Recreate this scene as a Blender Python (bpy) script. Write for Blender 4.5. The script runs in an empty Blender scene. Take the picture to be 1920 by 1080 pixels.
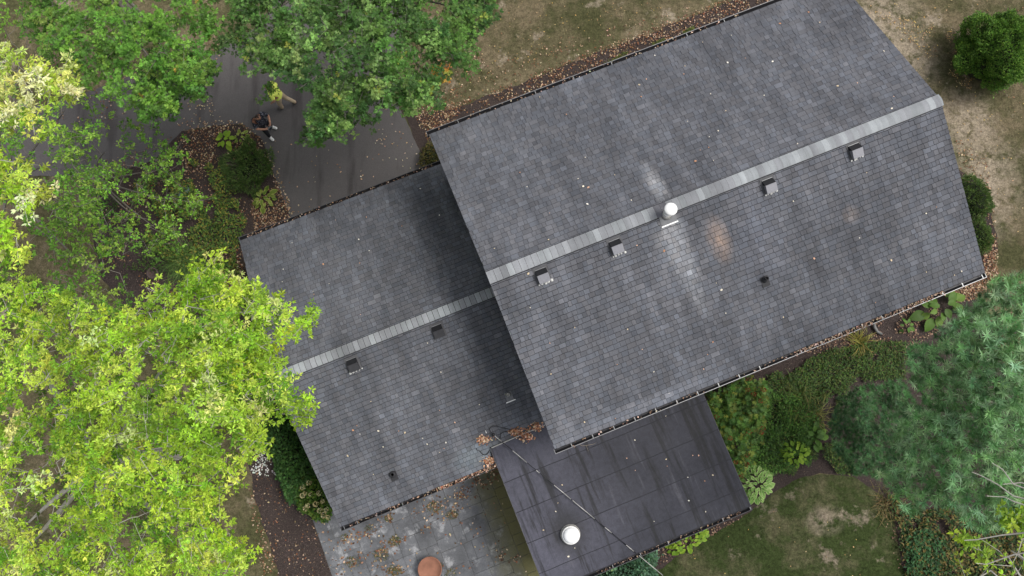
import bpy, bmesh, math, random
import numpy as np
from mathutils import Vector, Matrix, noise as mnoise

# ------------------------------------------------------------------ camera, sky, sun, exposure
S = bpy.context.scene
COL = S.collection
R_ = math.radians
CAM_F, CAM_H, CAM_T = 1339.0, 25.014, 0.146        # focal length in photo pixels, height, tilt from straight down
cam_d = bpy.data.cameras.new('camera'); cam = bpy.data.objects.new('camera', cam_d); COL.objects.link(cam)
cam.location = (0, 0, CAM_H); cam.rotation_euler = (CAM_T, 0, 0)
cam_d.sensor_width = 36; cam_d.lens = CAM_F / 1920 * 36; cam_d.clip_end = 1000; cam_d.clip_start = 0.1
S.camera = cam
SUN_EL, SUN_AZ = R_(58), R_(75)                    # azimuth measured from +Y towards +X
W = bpy.data.worlds.new('World'); S.world = W; W.use_nodes = True
wn = W.node_tree; bg = wn.nodes['Background']
sky = wn.nodes.new('ShaderNodeTexSky'); sky.sky_type = 'NISHITA'; sky.sun_disc = False
sky.sun_elevation = SUN_EL; sky.sun_rotation = SUN_AZ; sky.air_density = 1.0; sky.dust_density = 4.0
hs = wn.nodes.new('ShaderNodeHueSaturation'); hs.inputs['Saturation'].default_value = 0.3
wn.links.new(sky.outputs[0], hs.inputs['Color']); wn.links.new(hs.outputs[0], bg.inputs[0])
bg.inputs[1].default_value = 0.13
sd = bpy.data.lights.new('sun', 'SUN'); sun = bpy.data.objects.new('sun', sd); COL.objects.link(sun)
sd.energy = 1.5; sd.angle = R_(25); sd.color = (1.0, 0.965, 0.9)
sun.rotation_euler = (math.pi / 2 - SUN_EL, 0, math.pi - SUN_AZ)
sun.location = (10, 5, 40)
S.view_settings.view_transform = 'Standard'; S.view_settings.look = 'None'; S.view_settings.gamma = 1
S.view_settings.exposure = 0.5
S.cycles.use_denoising = True

# ------------------------------------------------------------------ helpers
rng = np.random.default_rng(7); random.seed(7)
YAW = 0.38; HC = np.array([5.398, 5.319])
CU, SU = math.cos(YAW), math.sin(YAW)

def at(px, py, z=0.0):
    """world point at height z seen at a photo pixel"""
    px = np.asarray(px, float); py = np.asarray(py, float); z = np.asarray(z, float)
    x = (px - 960) / CAM_F; y = (540 - py) / CAM_F
    dy = y * math.cos(CAM_T) + math.sin(CAM_T); dz = y * math.sin(CAM_T) - math.cos(CAM_T)
    s = (z - CAM_H) / dz
    return np.stack(np.broadcast_arrays(x * s, dy * s, z), -1)
def loc(p):
    d = np.asarray(p)[..., :2] - HC
    return np.stack([d[..., 0] * CU + d[..., 1] * SU, -d[..., 0] * SU + d[..., 1] * CU, np.asarray(p)[..., 2]], -1)
def hw(a, b, z):
    return np.array([HC[0] + a * CU - b * SU, HC[1] + a * SU + b * CU, z])
def on_plane(px, py, zr, s, side):
    z = zr - .5
    for _ in range(40):
        q = loc(at(px, py, z)); z = z + .7 * (zr - s * side * q[1] - z)
    return loc(at(px, py, z))

def tag(o, label=None, cat=None, group=None, kind=None):
    if label: o['label'] = label
    if cat: o['category'] = cat
    if group: o['group'] = group
    if kind: o['kind'] = kind
    return o
def empty(name, l=(0, 0, 0), rz=0, parent=None):
    o = bpy.data.objects.new(name, None); COL.objects.link(o); o.location = l; o.rotation_euler = (0, 0, rz)
    o.empty_display_size = .1; o.parent = parent
    return o
def link(name, me, mat=None, parent=None):
    o = bpy.data.objects.new(name, me); COL.objects.link(o)
    if mat and not me.materials: me.materials.append(mat)
    o.parent = parent
    if parent is not None and parent.name in WORLD_ROOTS: o.matrix_parent_inverse = Matrix.Translation(-parent.location)
    return o
WORLD_ROOTS = set()
def wroot(name, l):
    """an Empty at a thing's base whose parts are built in world coordinates"""
    o = empty(name, tuple(float(x) for x in l)); WORLD_ROOTS.add(o.name)
    return o

class MB:
    """mesh builder: boxes, prisms, tubes, lathes gathered into one mesh"""
    def __init__(s): s.v = []; s.f = []
    def add(s, vs, fs):
        n = len(s.v); s.v += [tuple(map(float, v)) for v in vs]; s.f += [tuple(i + n for i in f) for f in fs]; return s
    def hexa(s, p):      # 8 points: 4 below, 4 above
        return s.add(p, [(3, 2, 1, 0), (4, 5, 6, 7), (0, 1, 5, 4), (1, 2, 6, 5), (2, 3, 7, 6), (3, 0, 4, 7)])
    def box(s, c, d):
        x, y, z = c; a, b, h = d[0] / 2, d[1] / 2, d[2] / 2
        return s.hexa([(x-a, y-b, z-h), (x+a, y-b, z-h), (x+a, y+b, z-h), (x-a, y+b, z-h), (x-a, y-b, z+h), (x+a, y-b, z+h), (x+a, y+b, z+h), (x-a, y+b, z+h)])
    def ext(s, prof, a0, a1):     # profile in (y,z) extruded along x, closed polygon
        n = len(prof)
        return s.add([(a0, y, z) for y, z in prof] + [(a1, y, z) for y, z in prof],
                     [tuple(range(n - 1, -1, -1)), tuple(range(n, 2 * n))] + [(i, (i + 1) % n, n + (i + 1) % n, n + i) for i in range(n)])
    def tube(s, pts, rad, k=6, cap=True):
        pts = [np.asarray(p, float) for p in pts]; n = len(pts)
        rad = list(rad) if hasattr(rad, '__len__') else [rad] * n
        vs = []; up = np.array([.13, .31, .94])
        for i, p in enumerate(pts):
            d = pts[min(i + 1, n - 1)] - pts[max(i - 1, 0)]; d = d / (np.linalg.norm(d) + 1e-9)
            x = np.cross(d, up)
            if np.linalg.norm(x) < .1: x = np.cross(d, [1, 0, 0])
            x /= np.linalg.norm(x); y = np.cross(d, x)
            for j in range(k):
                a = 2 * math.pi * j / k; vs.append(p + rad[i] * (math.cos(a) * x + math.sin(a) * y))
        fs = [(i * k + j, i * k + (j + 1) % k, (i + 1) * k + (j + 1) % k, (i + 1) * k + j) for i in range(n - 1) for j in range(k)]
        if cap: fs += [tuple(range(k)), tuple((n - 1) * k + j for j in range(k - 1, -1, -1))]
        return s.add(vs, fs)
    def lathe(s, prof, c=(0, 0, 0), k=24):
        n = len(prof); vs = []
        for r, z in prof:
            for j in range(k):
                a = 2 * math.pi * j / k; vs.append((c[0] + r * math.cos(a), c[1] + r * math.sin(a), c[2] + z))
        fs = [(i * k + j, i * k + (j + 1) % k, (i + 1) * k + (j + 1) % k, (i + 1) * k + j) for i in range(n - 1) for j in range(k)]
        fs += [tuple(range(k - 1, -1, -1)), tuple((n - 1) * k + j for j in range(k))]
        return s.add(vs, fs)
    def mesh(s, name, smooth=False):
        me = bpy.data.meshes.new(name); me.from_pydata(s.v, [], s.f); me.update()
        if smooth:
            me.polygons.foreach_set('use_smooth', [True] * len(me.polygons))
        return me
    def build(s, name, mat, parent=None, smooth=False):
        return link(name, s.mesh(name, smooth), mat, parent)

def np_mesh(name, V, F, loops_per, cols=None):
    """fast mesh: V (n,3); F (m,k) constant polygon size, or a list of such arrays"""
    Fs = F if isinstance(F, list) else [F]
    me = bpy.data.meshes.new(name)
    me.vertices.add(len(V)); me.vertices.foreach_set('co', np.asarray(V, np.float32).ravel())
    li = np.concatenate([f.ravel() for f in Fs]).astype(np.int32)
    tot = np.concatenate([np.full(len(f), f.shape[1], np.int32) for f in Fs])
    st = np.concatenate([[0], np.cumsum(tot)[:-1]]).astype(np.int32)
    me.loops.add(len(li)); me.loops.foreach_set('vertex_index', li)
    me.polygons.add(len(tot)); me.polygons.foreach_set('loop_start', st)
    me.update(calc_edges=True)
    me.polygons.foreach_set('use_smooth', np.zeros(len(tot), bool))
    if cols is not None:
        a = me.color_attributes.new('tint', 'FLOAT_COLOR', 'POINT')
        c = np.ones((len(V), 4), np.float32); c[:, :3] = cols; a.data.foreach_set('color', c.ravel())
    return me

# ------------------------------------------------------------------ materials
class NM:
    def __init__(s, name):
        s.m = bpy.data.materials.new(name); s.m.use_nodes = True; s.t = s.m.node_tree; s.t.nodes.clear()
        s.out = s.n('ShaderNodeOutputMaterial')
    def n(s, typ, _props=None, **inp):
        nd = s.t.nodes.new(typ)
        for k, v in (_props or {}).items(): setattr(nd, k, v)
        for k, v in inp.items():
            key = int(k[1:]) if k[0] == 'i' and k[1:].isdigit() else k.replace('_', ' ')
            sk = nd.inputs[key]
            if isinstance(v, bpy.types.NodeSocket): s.t.links.new(v, sk)
            elif isinstance(v, bpy.types.Node): s.t.links.new(v.outputs[0], sk)
            else: sk.default_value = v
        return nd
    def obj(s): return s.n('ShaderNodeTexCoord').outputs['Object']
    def noise(s, vec, scale, detail=4, rough=.6, out=0):
        return s.n('ShaderNodeTexNoise', Vector=vec, Scale=scale, Detail=detail, Roughness=rough).outputs[out]
    def mapping(s, vec, scale=(1, 1, 1), l=(0, 0, 0), rz=0):
        return s.n('ShaderNodeMapping', Vector=vec, Scale=scale, Location=l, Rotation=(0, 0, rz)).outputs[0]
    def ramp(s, fac, stops, interp='LINEAR'):
        r = s.n('ShaderNodeValToRGB', Fac=fac); e = r.color_ramp.elements; r.color_ramp.interpolation = interp
        while len(e) < len(stops): e.new(.5)
        for x, (p, c) in zip(e, stops):
            x.position = p; x.color = (c, c, c, 1) if not hasattr(c, '__len__') else (*c, 1)
        return r.outputs[0]
    def mix(s, fac, a, b, mode='MIX'):
        nd = s.n('ShaderNodeMix', {'data_type': 'RGBA', 'blend_type': mode, 'clamp_factor': True})
        for i, v in ((0, fac), (6, a), (7, b)):
            if isinstance(v, bpy.types.NodeSocket): s.t.links.new(v, nd.inputs[i])
            else: nd.inputs[i].default_value = v if not hasattr(v, '__len__') else (*v[:3], 1)
        return nd.outputs[2]
    def math(s, op, a, b=0.0):
        return s.n('ShaderNodeMath', {'operation': op}, i0=a, i1=b).outputs[0]
    def blob(s, vec, c, sc, r0, r1):
        """1 inside, 0 outside an ellipse round c"""
        d = s.n('ShaderNodeVectorMath', {'operation': 'SUBTRACT'}, i0=vec, i1=c).outputs[0]
        d = s.n('ShaderNodeVectorMath', {'operation': 'MULTIPLY'}, i0=d, i1=sc).outputs[0]
        l = s.n('ShaderNodeVectorMath', {'operation': 'LENGTH'}, i0=d).outputs['Value']
        return s.n('ShaderNodeMapRange', Value=l, From_Min=r0, From_Max=r1, To_Min=1.0, To_Max=0.0).outputs[0]
    def surf(s, color, rough=.8, metal=0., bump=None, bstr=.3, bdist=.01, spec=.3, **kw):
        p = s.n('ShaderNodeBsdfPrincipled', Roughness=rough, Metallic=metal, **kw)
        p.inputs['Specular IOR Level'].default_value = spec
        if isinstance(color, bpy.types.NodeSocket): s.t.links.new(color, p.inputs['Base Color'])
        else: p.inputs['Base Color'].default_value = (*color, 1)
        if bump is not None:
            b = s.n('ShaderNodeBump', Height=bump, Strength=bstr, Distance=bdist); s.t.links.new(b.outputs[0], p.inputs['Normal'])
        s.t.links.new(p.outputs[0], s.out.inputs[0]); s.p = p
        return s.m
    def tint(s): return s.n('ShaderNodeAttribute', {'attribute_name': 'tint'}).outputs['Color']

def plain(name, c, rough=.7, metal=0., var=.25, scale=9., spec=.3):
    m = NM(name); v = m.obj(); f = m.noise(v, scale, 5)
    col = m.mix(f, tuple(x * (1 - var) for x in c), tuple(min(1, x * (1 + var)) for x in c))
    return m.surf(col, rough, metal, bump=m.noise(v, scale * 6, 3), bstr=.15, spec=spec)

def leafmat(name, trans=.35, rough=.55, gain=1.0, hue=None):
    m = NM(name); t = m.tint()
    if gain != 1: t = m.mix(1.0, t, (gain, gain, gain), 'MULTIPLY')
    p = m.n('ShaderNodeBsdfPrincipled', Roughness=rough); p.inputs['Specular IOR Level'].default_value = .25
    m.t.links.new(t, p.inputs['Base Color'])
    tr = m.n('ShaderNodeBsdfTranslucent', Color=m.mix(1.0, t, (1.15, 1.2, .6), 'MULTIPLY'))
    mx = m.n('ShaderNodeMixShader', Fac=trans, i1=p, i2=tr)
    m.t.links.new(mx.outputs[0], m.out.inputs[0])
    return m.m

# shingles: weathered blue grey, streaks running down the slope, rust and wash stains at the places the photo shows
def shingle_mat(name, ridge=False):
    m = NM(name); v = m.obj(); t = m.tint()
    big = m.noise(m.mapping(v, (.55, .30, .3)), 1.3, 4, .6)
    st = m.noise(m.mapping(v, (1.6, .22, .2), (3, 1, 0)), 1.6, 5, .65)
    k = m.math('MULTIPLY', m.ramp(big, [(.3, .78), (.7, 1.22)]), m.ramp(st, [(.3, .78), (.7, 1.24)]))
    col = m.mix(1.0, (.125, .125, .125) if not ridge else (.25, .25, .25), k, 'MULTIPLY')
    fine = m.noise(v, 90, 3, .7)
    col = m.mix(1.0, col, m.ramp(fine, [(.25, .72), (.75, 1.28)]), 'MULTIPLY')
    if not ridge:
        mess = m.noise(m.mapping(v, (1, .45, .3)), 4.5, 6, .8)
        def stain(c, sc, r0, r1, colr, amt):
            nonlocal col
            b = m.math('MULTIPLY', m.blob(v, c, sc, r0, r1), m.ramp(mess, [(.30, 0.0), (.55, 1.0)]))
            col = m.mix(m.math('MULTIPLY', b, amt), col, colr)
        pale = (.33, .325, .305)
        stain((-1.62, -.75, 6.6), (1 / .5, 1 / .9, .2), .35, 1.0, pale, 1.0)
        stain((-1.5, -1.5, 6.6), (1 / .4, 1 / 1.3, .2), .2, 1.0, pale, .6)
        stain((-1.42, -2.0, 6.3), (1 / .25, 1 / 1.2, .2), .3, 1.0, pale, .55)
        stain((-1.42, .75, 6.7), (1 / .28, 1 / .85, .2), .3, 1.0, pale, 1.0)
        stain((-.42, -1.25, 6.5), (1 / .38, 1 / .72, .2), .0, 1.0, (.40, .29, .21), .9)
        stain((3.23, -1.9, 6.3), (1 / .3, 1 / .3, .2), .15, 1.0, (.25, .20, .16), .7)
        stain((.6, -1.6, 6.4), (1 / .9, 1 / 1.6, .2), .1, 1.0, (.16, .165, .18), .4)
        stain((-3.9, -4.6, 5.45), (1 / 3.0, 1 / .3, .2), .3, 1.0, (.26, .265, .27), .6)
        stain((-8.7, -4.3, 2.9), (1 / .9, 1 / .55, .2), .3, 1.0, (.22, .25, .25), .7)
    q_ = 4.0 if ridge else 8.0
    col = m.mix(1.0, col, m.mix(1.0, t, (q_, q_, q_), 'MULTIPLY'), 'MULTIPLY')
    return m.surf(col, .9, bump=m.noise(v, 150, 2), bstr=.25, bdist=.004, spec=.2)
M_SH = shingle_mat('asphalt_shingle'); M_RIDGE = shingle_mat('ridge_shingle', True)
M_DECK = plain('roof_deck', (.05, .05, .055), .9)
M_TRIM = plain('dark_trim', (.075, .075, .08), .6)
M_GUT = plain('gutter_dark', (.022, .022, .025), .45, .3)
M_LIP = plain('gutter_lip', (.22, .22, .225), .4, .5, .35, 4)
M_HANG = plain('hanger_metal', (.24, .245, .25), .4, .6)
M_SIDE = NM('siding'); _v = M_SIDE.obj()
_z = M_SIDE.n('ShaderNodeSeparateXYZ', Vector=_v).outputs[2]
M_SIDE = M_SIDE.surf(M_SIDE.mix(M_SIDE.noise(_v, 3), (.36, .34, .3), (.46, .44, .4)), .6, bump=M_SIDE.math('FRACT', M_SIDE.math('MULTIPLY', _z, 8.0)), bstr=.6, bdist=.02)
M_VENT = plain('vent_metal', (.24, .24, .26), .4, .35, .2, 14)
M_BLACK = plain('black_metal', (.012, .012, .014), .55)
M_CAULK = plain('white_caulk', (.5, .5, .48), .6, 0, .3, 40)
M_WHITE = plain('white_paint', (.8, .8, .79), .4, 0, .08, 12)
M_GALV = plain('galvanised', (.42, .41, .39), .45, .5, .3, 20)
M_GLASS = plain('window_glass', (.03, .035, .04), .08, 0, .1)
M_RUBBER = plain('black_rubber', (.015, .015, .017), .5)

def membrane():
    m = NM('roll_roofing'); v = m.obj()
    a = m.noise(v, .45, 4); gr = m.noise(v, 60, 3, .75); cr = m.noise(v, 7, 6, .75)
    st = m.noise(m.mapping(v, (3.2, .28, 1), (0, 2, 0), .12), 1.25, 5, .64)
    col = m.mix(a, (.020, .021, .028), (.040, .041, .056))
    sep = m.n('ShaderNodeSeparateXYZ', Vector=v)
    left = m.n('ShaderNodeMapRange', Value=sep.outputs[0], From_Min=-8.2, From_Max=-4.6, To_Min=1.0, To_Max=0.0).outputs[0]
    col = m.mix(m.math('MULTIPLY', left, m.ramp(a, [(.3, .35), (.6, 1)])), col, (.070, .070, .094))
    col = m.mix(m.ramp(st, [(.52, 0.), (.62, .85)]), col, (.012, .012, .014))
    col = m.mix(m.ramp(st, [(.30, .35), (.40, 0.)]), col, (.11, .108, .125))
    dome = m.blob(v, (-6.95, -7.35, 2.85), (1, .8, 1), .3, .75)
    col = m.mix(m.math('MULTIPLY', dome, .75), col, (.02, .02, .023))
    col = m.mix(1.0, col, m.ramp(gr, [(.2, .62), (.8, 1.4)]), 'MULTIPLY')
    col = m.mix(1.0, col, m.ramp(cr, [(.35, .78), (.6, 1.12)]), 'MULTIPLY')
    col = m.mix(1.0, col, m.ramp(m.n('ShaderNodeObjectInfo').outputs['Random'], [(0., .92), (1., 1.08)]), 'MULTIPLY')
    return m.surf(col, m.ramp(a, [(.3, .75), (.7, .6)]), bump=gr, bstr=.3, bdist=.005, spec=.35)
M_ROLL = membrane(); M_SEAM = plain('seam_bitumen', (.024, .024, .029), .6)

def lawn_colour(m, dry, green, bare, bias):
    v = m.n('ShaderNodeNewGeometry').outputs['Position']
    a = m.noise(v, .55, 5, .6); b = m.noise(v, 2.4, 5, .7)
    f = m.ramp(m.math('ADD', m.math('MULTIPLY', a, .65), m.math('MULTIPLY', b, .35)), [(.42 + bias, 0.), (.58 + bias, 1.)])
    col = m.mix(f, green, dry)
    bz = m.noise(m.mapping(v, (1, 1, 1), (40, 7, 0)), .8, 5, .7)
    col = m.mix(m.ramp(bz, [(.58, 0.), (.68, 1.)]), col, bare)
    for px, py, sx, sy in ((1655, 45, 1.9, 2.4), (1700, 115, 1.6, 1.5), (1850, 340, 1.6, 2.6), (1810, 230, 1.4, 1.6), (1545, 975, .8, .6)):
        c_ = at(px, py)
        col = m.mix(m.math('MULTIPLY', m.blob(v, tuple(c_), (1 / sx, 1 / sy, 1), .2, 1.0), m.ramp(b, [(.36, 0.), (.54, .95)])), col, bare)
    col = m.mix(1.0, col, m.ramp(m.noise(v, 17, 6, .85), [(.3, .5), (.7, 1.5)]), 'MULTIPLY')
    col = m.mix(1.0, col, m.ramp(m.noise(v, 6.5, 6, .8), [(.36, .68), (.64, 1.34)]), 'MULTIPLY')
    return col, v
def lawn_mat(name, dry, green, bare, bias=0):
    m = NM(name); c, v = lawn_colour(m, dry, green, bare, bias)
    return m.surf(c, .95, bump=m.noise(v, 45, 4, .8), bstr=.8, bdist=.04, spec=.1)
def blade_mat(name, *a):
    m = NM(name); c, v = lawn_colour(m, *a)
    c = m.mix(1.0, c, m.tint(), 'MULTIPLY')
    return m.surf(c, .8, spec=.15)
DRY = ((.175, .142, .088), (.078, .078, .036), (.34, .285, .215), .01)
GRN = ((.125, .115, .066), (.044, .062, .020), (.27, .225, .17), .05)
M_LAWN = lawn_mat('dry_lawn', *DRY); M_LAWN2 = lawn_mat('green_lawn', *GRN)
M_BLADE = blade_mat('dry_grass_blades', *DRY); M_BLADE2 = blade_mat('green_grass_blades', *GRN)
def drive_mat():
    m = NM('asphalt_drive'); v = m.obj()
    a = m.noise(v, .5, 4); g = m.noise(v, 42, 4, .8)
    st = m.noise(m.mapping(v, (1.1, .16, 1), (0, 0, 0), -YAW), 1.4, 4)
    c = m.mix(a, (.078, .072, .072), (.115, .107, .106))
    c = m.mix(m.ramp(st, [(.52, 0.), (.68, .5)]), c, (.10, .09, .087))
    c = m.mix(m.ramp(st, [(.34, .6), (.46, 0.)]), c, (.042, .036, .036))
    c = m.mix(1.0, c, m.ramp(g, [(.25, .7), (.75, 1.35)]), 'MULTIPLY')
    return m.surf(c, .85, bump=g, bstr=.5, bdist=.01, spec=.25)
M_DRIVE = drive_mat()
def mulch_mat():
    m = NM('mulch'); v = m.obj(); a = m.noise(v, .9, 4); g = m.noise(v, 22, 5, .8)
    c = m.mix(a, (.036, .028, .026), (.072, .055, .050))
    c = m.mix(1.0, c, m.ramp(g, [(.3, .5), (.75, 1.9)]), 'MULTIPLY')
    return m.surf(c, .95, bump=g, bstr=1.0, bdist=.05, spec=.1)
M_MULCH = mulch_mat()
def stone_mat(name, base):
    m = NM(name); v = m.n('ShaderNodeNewGeometry').outputs['Position']
    ob = m.n('ShaderNodeObjectInfo').outputs['Random']
    a = m.noise(v, 1.0, 5, .65); g = m.noise(v, 30, 4, .75)
    c = m.mix(m.ramp(a, [(.3, 0.), (.7, 1.)]), tuple(x * .5 for x in base), tuple(x * 1.5 for x in base))
    c = m.mix(1.0, c, m.ramp(ob, [(0., .88), (1., 1.12)]), 'MULTIPLY')
    li = m.noise(m.mapping(v, (1, 1, 1), (9, 3, 0)), 1.7, 6, .75)
    c = m.mix(m.ramp(li, [(.54, 0.), (.66, .75)]), c, (.36, .365, .38))
    hl = m.n('ShaderNodeVectorRotate', {'rotation_type': 'Z_AXIS'}, Vector=m.n('ShaderNodeVectorMath', {'operation': 'SUBTRACT'}, i0=v, i1=(HC[0], HC[1], 0)).outputs[0], Angle=-YAW).outputs[0]
    sx = m.n('ShaderNodeSeparateXYZ', Vector=hl)
    moss = m.n('ShaderNodeMapRange', Value=m.math('ADD', sx.outputs[0], m.math('MULTIPLY', m.math('SUBTRACT', a, .5), 2.2)), From_Min=-9.7, From_Max=-8.7, To_Min=0.0, To_Max=1.0).outputs[0]
    c = m.mix(m.math('MULTIPLY', moss, .85), c, (.125, .115, .036))
    c = m.mix(1.0, c, m.ramp(g, [(.25, .75), (.75, 1.25)]), 'MULTIPLY')
    return m.surf(c, .8, bump=g, bstr=.25, bdist=.01, spec=.3)
M_STONE = stone_mat('bluestone', (.118, .122, .132))
M_BARK = plain('grey_bark', (.16, .145, .125), .9, 0, .4, 14)
M_PALEBARK = plain('pale_bark', (.36, .34, .30), .85, 0, .3, 14)
M_TWIG = plain('twig_brown', (.20, .17, .14), .9, 0, .35, 14)
M_LEAF_Y = leafmat('yellow_green_leaf', .45); M_LEAF = leafmat('green_leaf', .3); M_NEEDLE = leafmat('pine_needle', .3, .5)
M_DRYLEAF = leafmat('dry_leaf', .1, .75)
M_FLOWER = leafmat('cream_flower', .2, .7)
M_CORE = plain('shrub_core_shade', (.012, .016, .008), 1.0)
M_TERRA = plain('terracotta', (.25, .115, .075), .85, 0, .5, 4)

# ------------------------------------------------------------------ ground
def poly_mask(poly, P):
    poly = np.asarray(poly, float); x, y = P[:, 0], P[:, 1]; ins = np.zeros(len(P), bool); n = len(poly)
    for i in range(n):
        x1, y1 = poly[i]; x2, y2 = poly[(i + 1) % n]
        if y1 == y2: continue
        c = ((y1 > y) != (y2 > y)) & (x < (x2 - x1) * (y - y1) / (y2 - y1) + x1); ins ^= c
    return ins
def sample_poly(poly, n, r=rng):
    poly = np.asarray(poly, float); lo, hi = poly.min(0), poly.max(0); out = np.zeros((0, 2))
    while len(out) < n:
        P = r.uniform(lo, hi, (n * 2 + 10, 2)); out = np.vstack([out, P[poly_mask(poly, P)]])
    return out[:n]
def sheet(name, poly, z, mat, jag=.06, step=.15, kind='structure', tess=False):
    """a sheet on the ground from a pixel outline, its edge roughened"""
    w = [at(x, y, 0)[:2] for x, y in poly]; pts = []
    for i in range(len(w)):
        p, q = w[i], w[(i + 1) % len(w)]; n = max(1, int(np.linalg.norm(q - p) / step))
        for k in range(n):
            c = p + (q - p) * k / n
            o = mnoise.noise_vector(Vector((c[0] * 1.7, c[1] * 1.7, z * 50))) * jag + mnoise.noise_vector(Vector((c[0] * 7, c[1] * 7, 3))) * jag * .5
            pts.append((c[0] + o.x, c[1] + o.y, z))
    bm = bmesh.new(); vs = [bm.verts.new(p) for p in pts]; bm.faces.new(vs)
    bmesh.ops.triangulate(bm, faces=bm.faces[:]); bmesh.ops.recalc_face_normals(bm, faces=bm.faces[:])
    for f in bm.faces:
        if f.normal.z < 0: f.normal_flip()
    me = bpy.data.meshes.new(name); bm.to_mesh(me); bm.free()
    return tag(link(name, me, mat), kind=kind)

g = MB(); g.add([(-220, -220, 0), (220, -220, 0), (220, 220, 0), (-220, 220, 0)], [(0, 1, 2, 3)])
tag(g.build('ground', M_LAWN), kind='structure')
DRIVE = [(120, 190), (250, 140), (385, 110), (500, 40), (520, -60), (900, -260), (780, -40), (725, 150), (760, 225), (806, 320), (860, 470), (600, 560), (546, 412), (520, 345), (492, 262), (455, 232), (400, 236), (340, 246), (290, 300), (200, 330), (60, 330), (-80, 310), (-80, 220)]
drive = sheet('driveway', DRIVE, .010, M_DRIVE, .035)
BEDS = {
 'left': [(455, 232), (400, 236), (340, 246), (290, 300), (200, 330), (170, 420), (190, 520), (240, 590), (330, 650), (420, 700), (700, 700), (700, 500), (600, 560), (546, 412), (520, 345), (492, 262)],
 'side': [(700, 700), (420, 700), (440, 800), (462, 860), (480, 940), (500, 1000), (520, 1060), (540, 1140), (640, 1140), (625, 1080), (592, 985), (700, 960)],
 'front': [(752, 205), (790, 212), (850, 205), (960, 163), (1100, 108), (1250, 50), (1400, -10), (1500, -50), (1500, 60), (900, 350), (806, 320)],
 'back': [(1180, 760), (1500, 620), (1720, 540), (1810, 500), (1840, 560), (1900, 720), (1960, 900), (1960, 1150), (1700, 1150), (1690, 1060), (1680, 990), (1655, 930), (1600, 895), (1540, 888), (1500, 895), (1455, 920), (1400, 965), (1330, 1005), (1265, 1045), (1215, 1090), (1150, 1120), (1000, 1100), (1100, 900)],
 'gable': [(1790, 310), (1830, 340), (1860, 400), (1868, 470), (1850, 530), (1780, 520), (1760, 400)],
}
for i, (k, p) in enumerate(BEDS.items()): sheet('mulch_bed', p, .003 + .0015 * i, M_MULCH, .10)
LAWN2 = [(1655, 930), (1600, 895), (1540, 888), (1500, 895), (1455, 920), (1400, 965), (1330, 1005), (1265, 1045), (1215, 1090), (1150, 1120), (1100, 1220), (1750, 1220), (1690, 1060), (1680, 990)]
sheet('lawn', LAWN2, .014, M_LAWN2, .05)
LAWN_L = [(440, 800), (462, 860), (480, 940), (500, 1000), (520, 1060), (540, 1140), (200, 1140), (200, 760)]

# ------------------------------------------------------------------ the house (local frame: x along the ridges, y across)
house = empty('house', (HC[0], HC[1], 0), YAW)
tag(house, 'grey shingled house with two gabled roofs and a flat dark rear roof', 'house')
MA0, MA1, MB_, MZE, MZR = -6.459, 6.459, 4.737, 5.40, 6.929
WA0, WA1, WB_, WZE, WZR = -13.24, -6.12, 4.712, 2.75, 4.282

def slope_pt(a, d, h, side, B, ze, zr):
    L = math.hypot(B, zr - ze); c, s_ = B / L, (zr - ze) / L
    return (a, side * (B - d * c) + side * s_ * h, ze + d * s_ + c * h)

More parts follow.
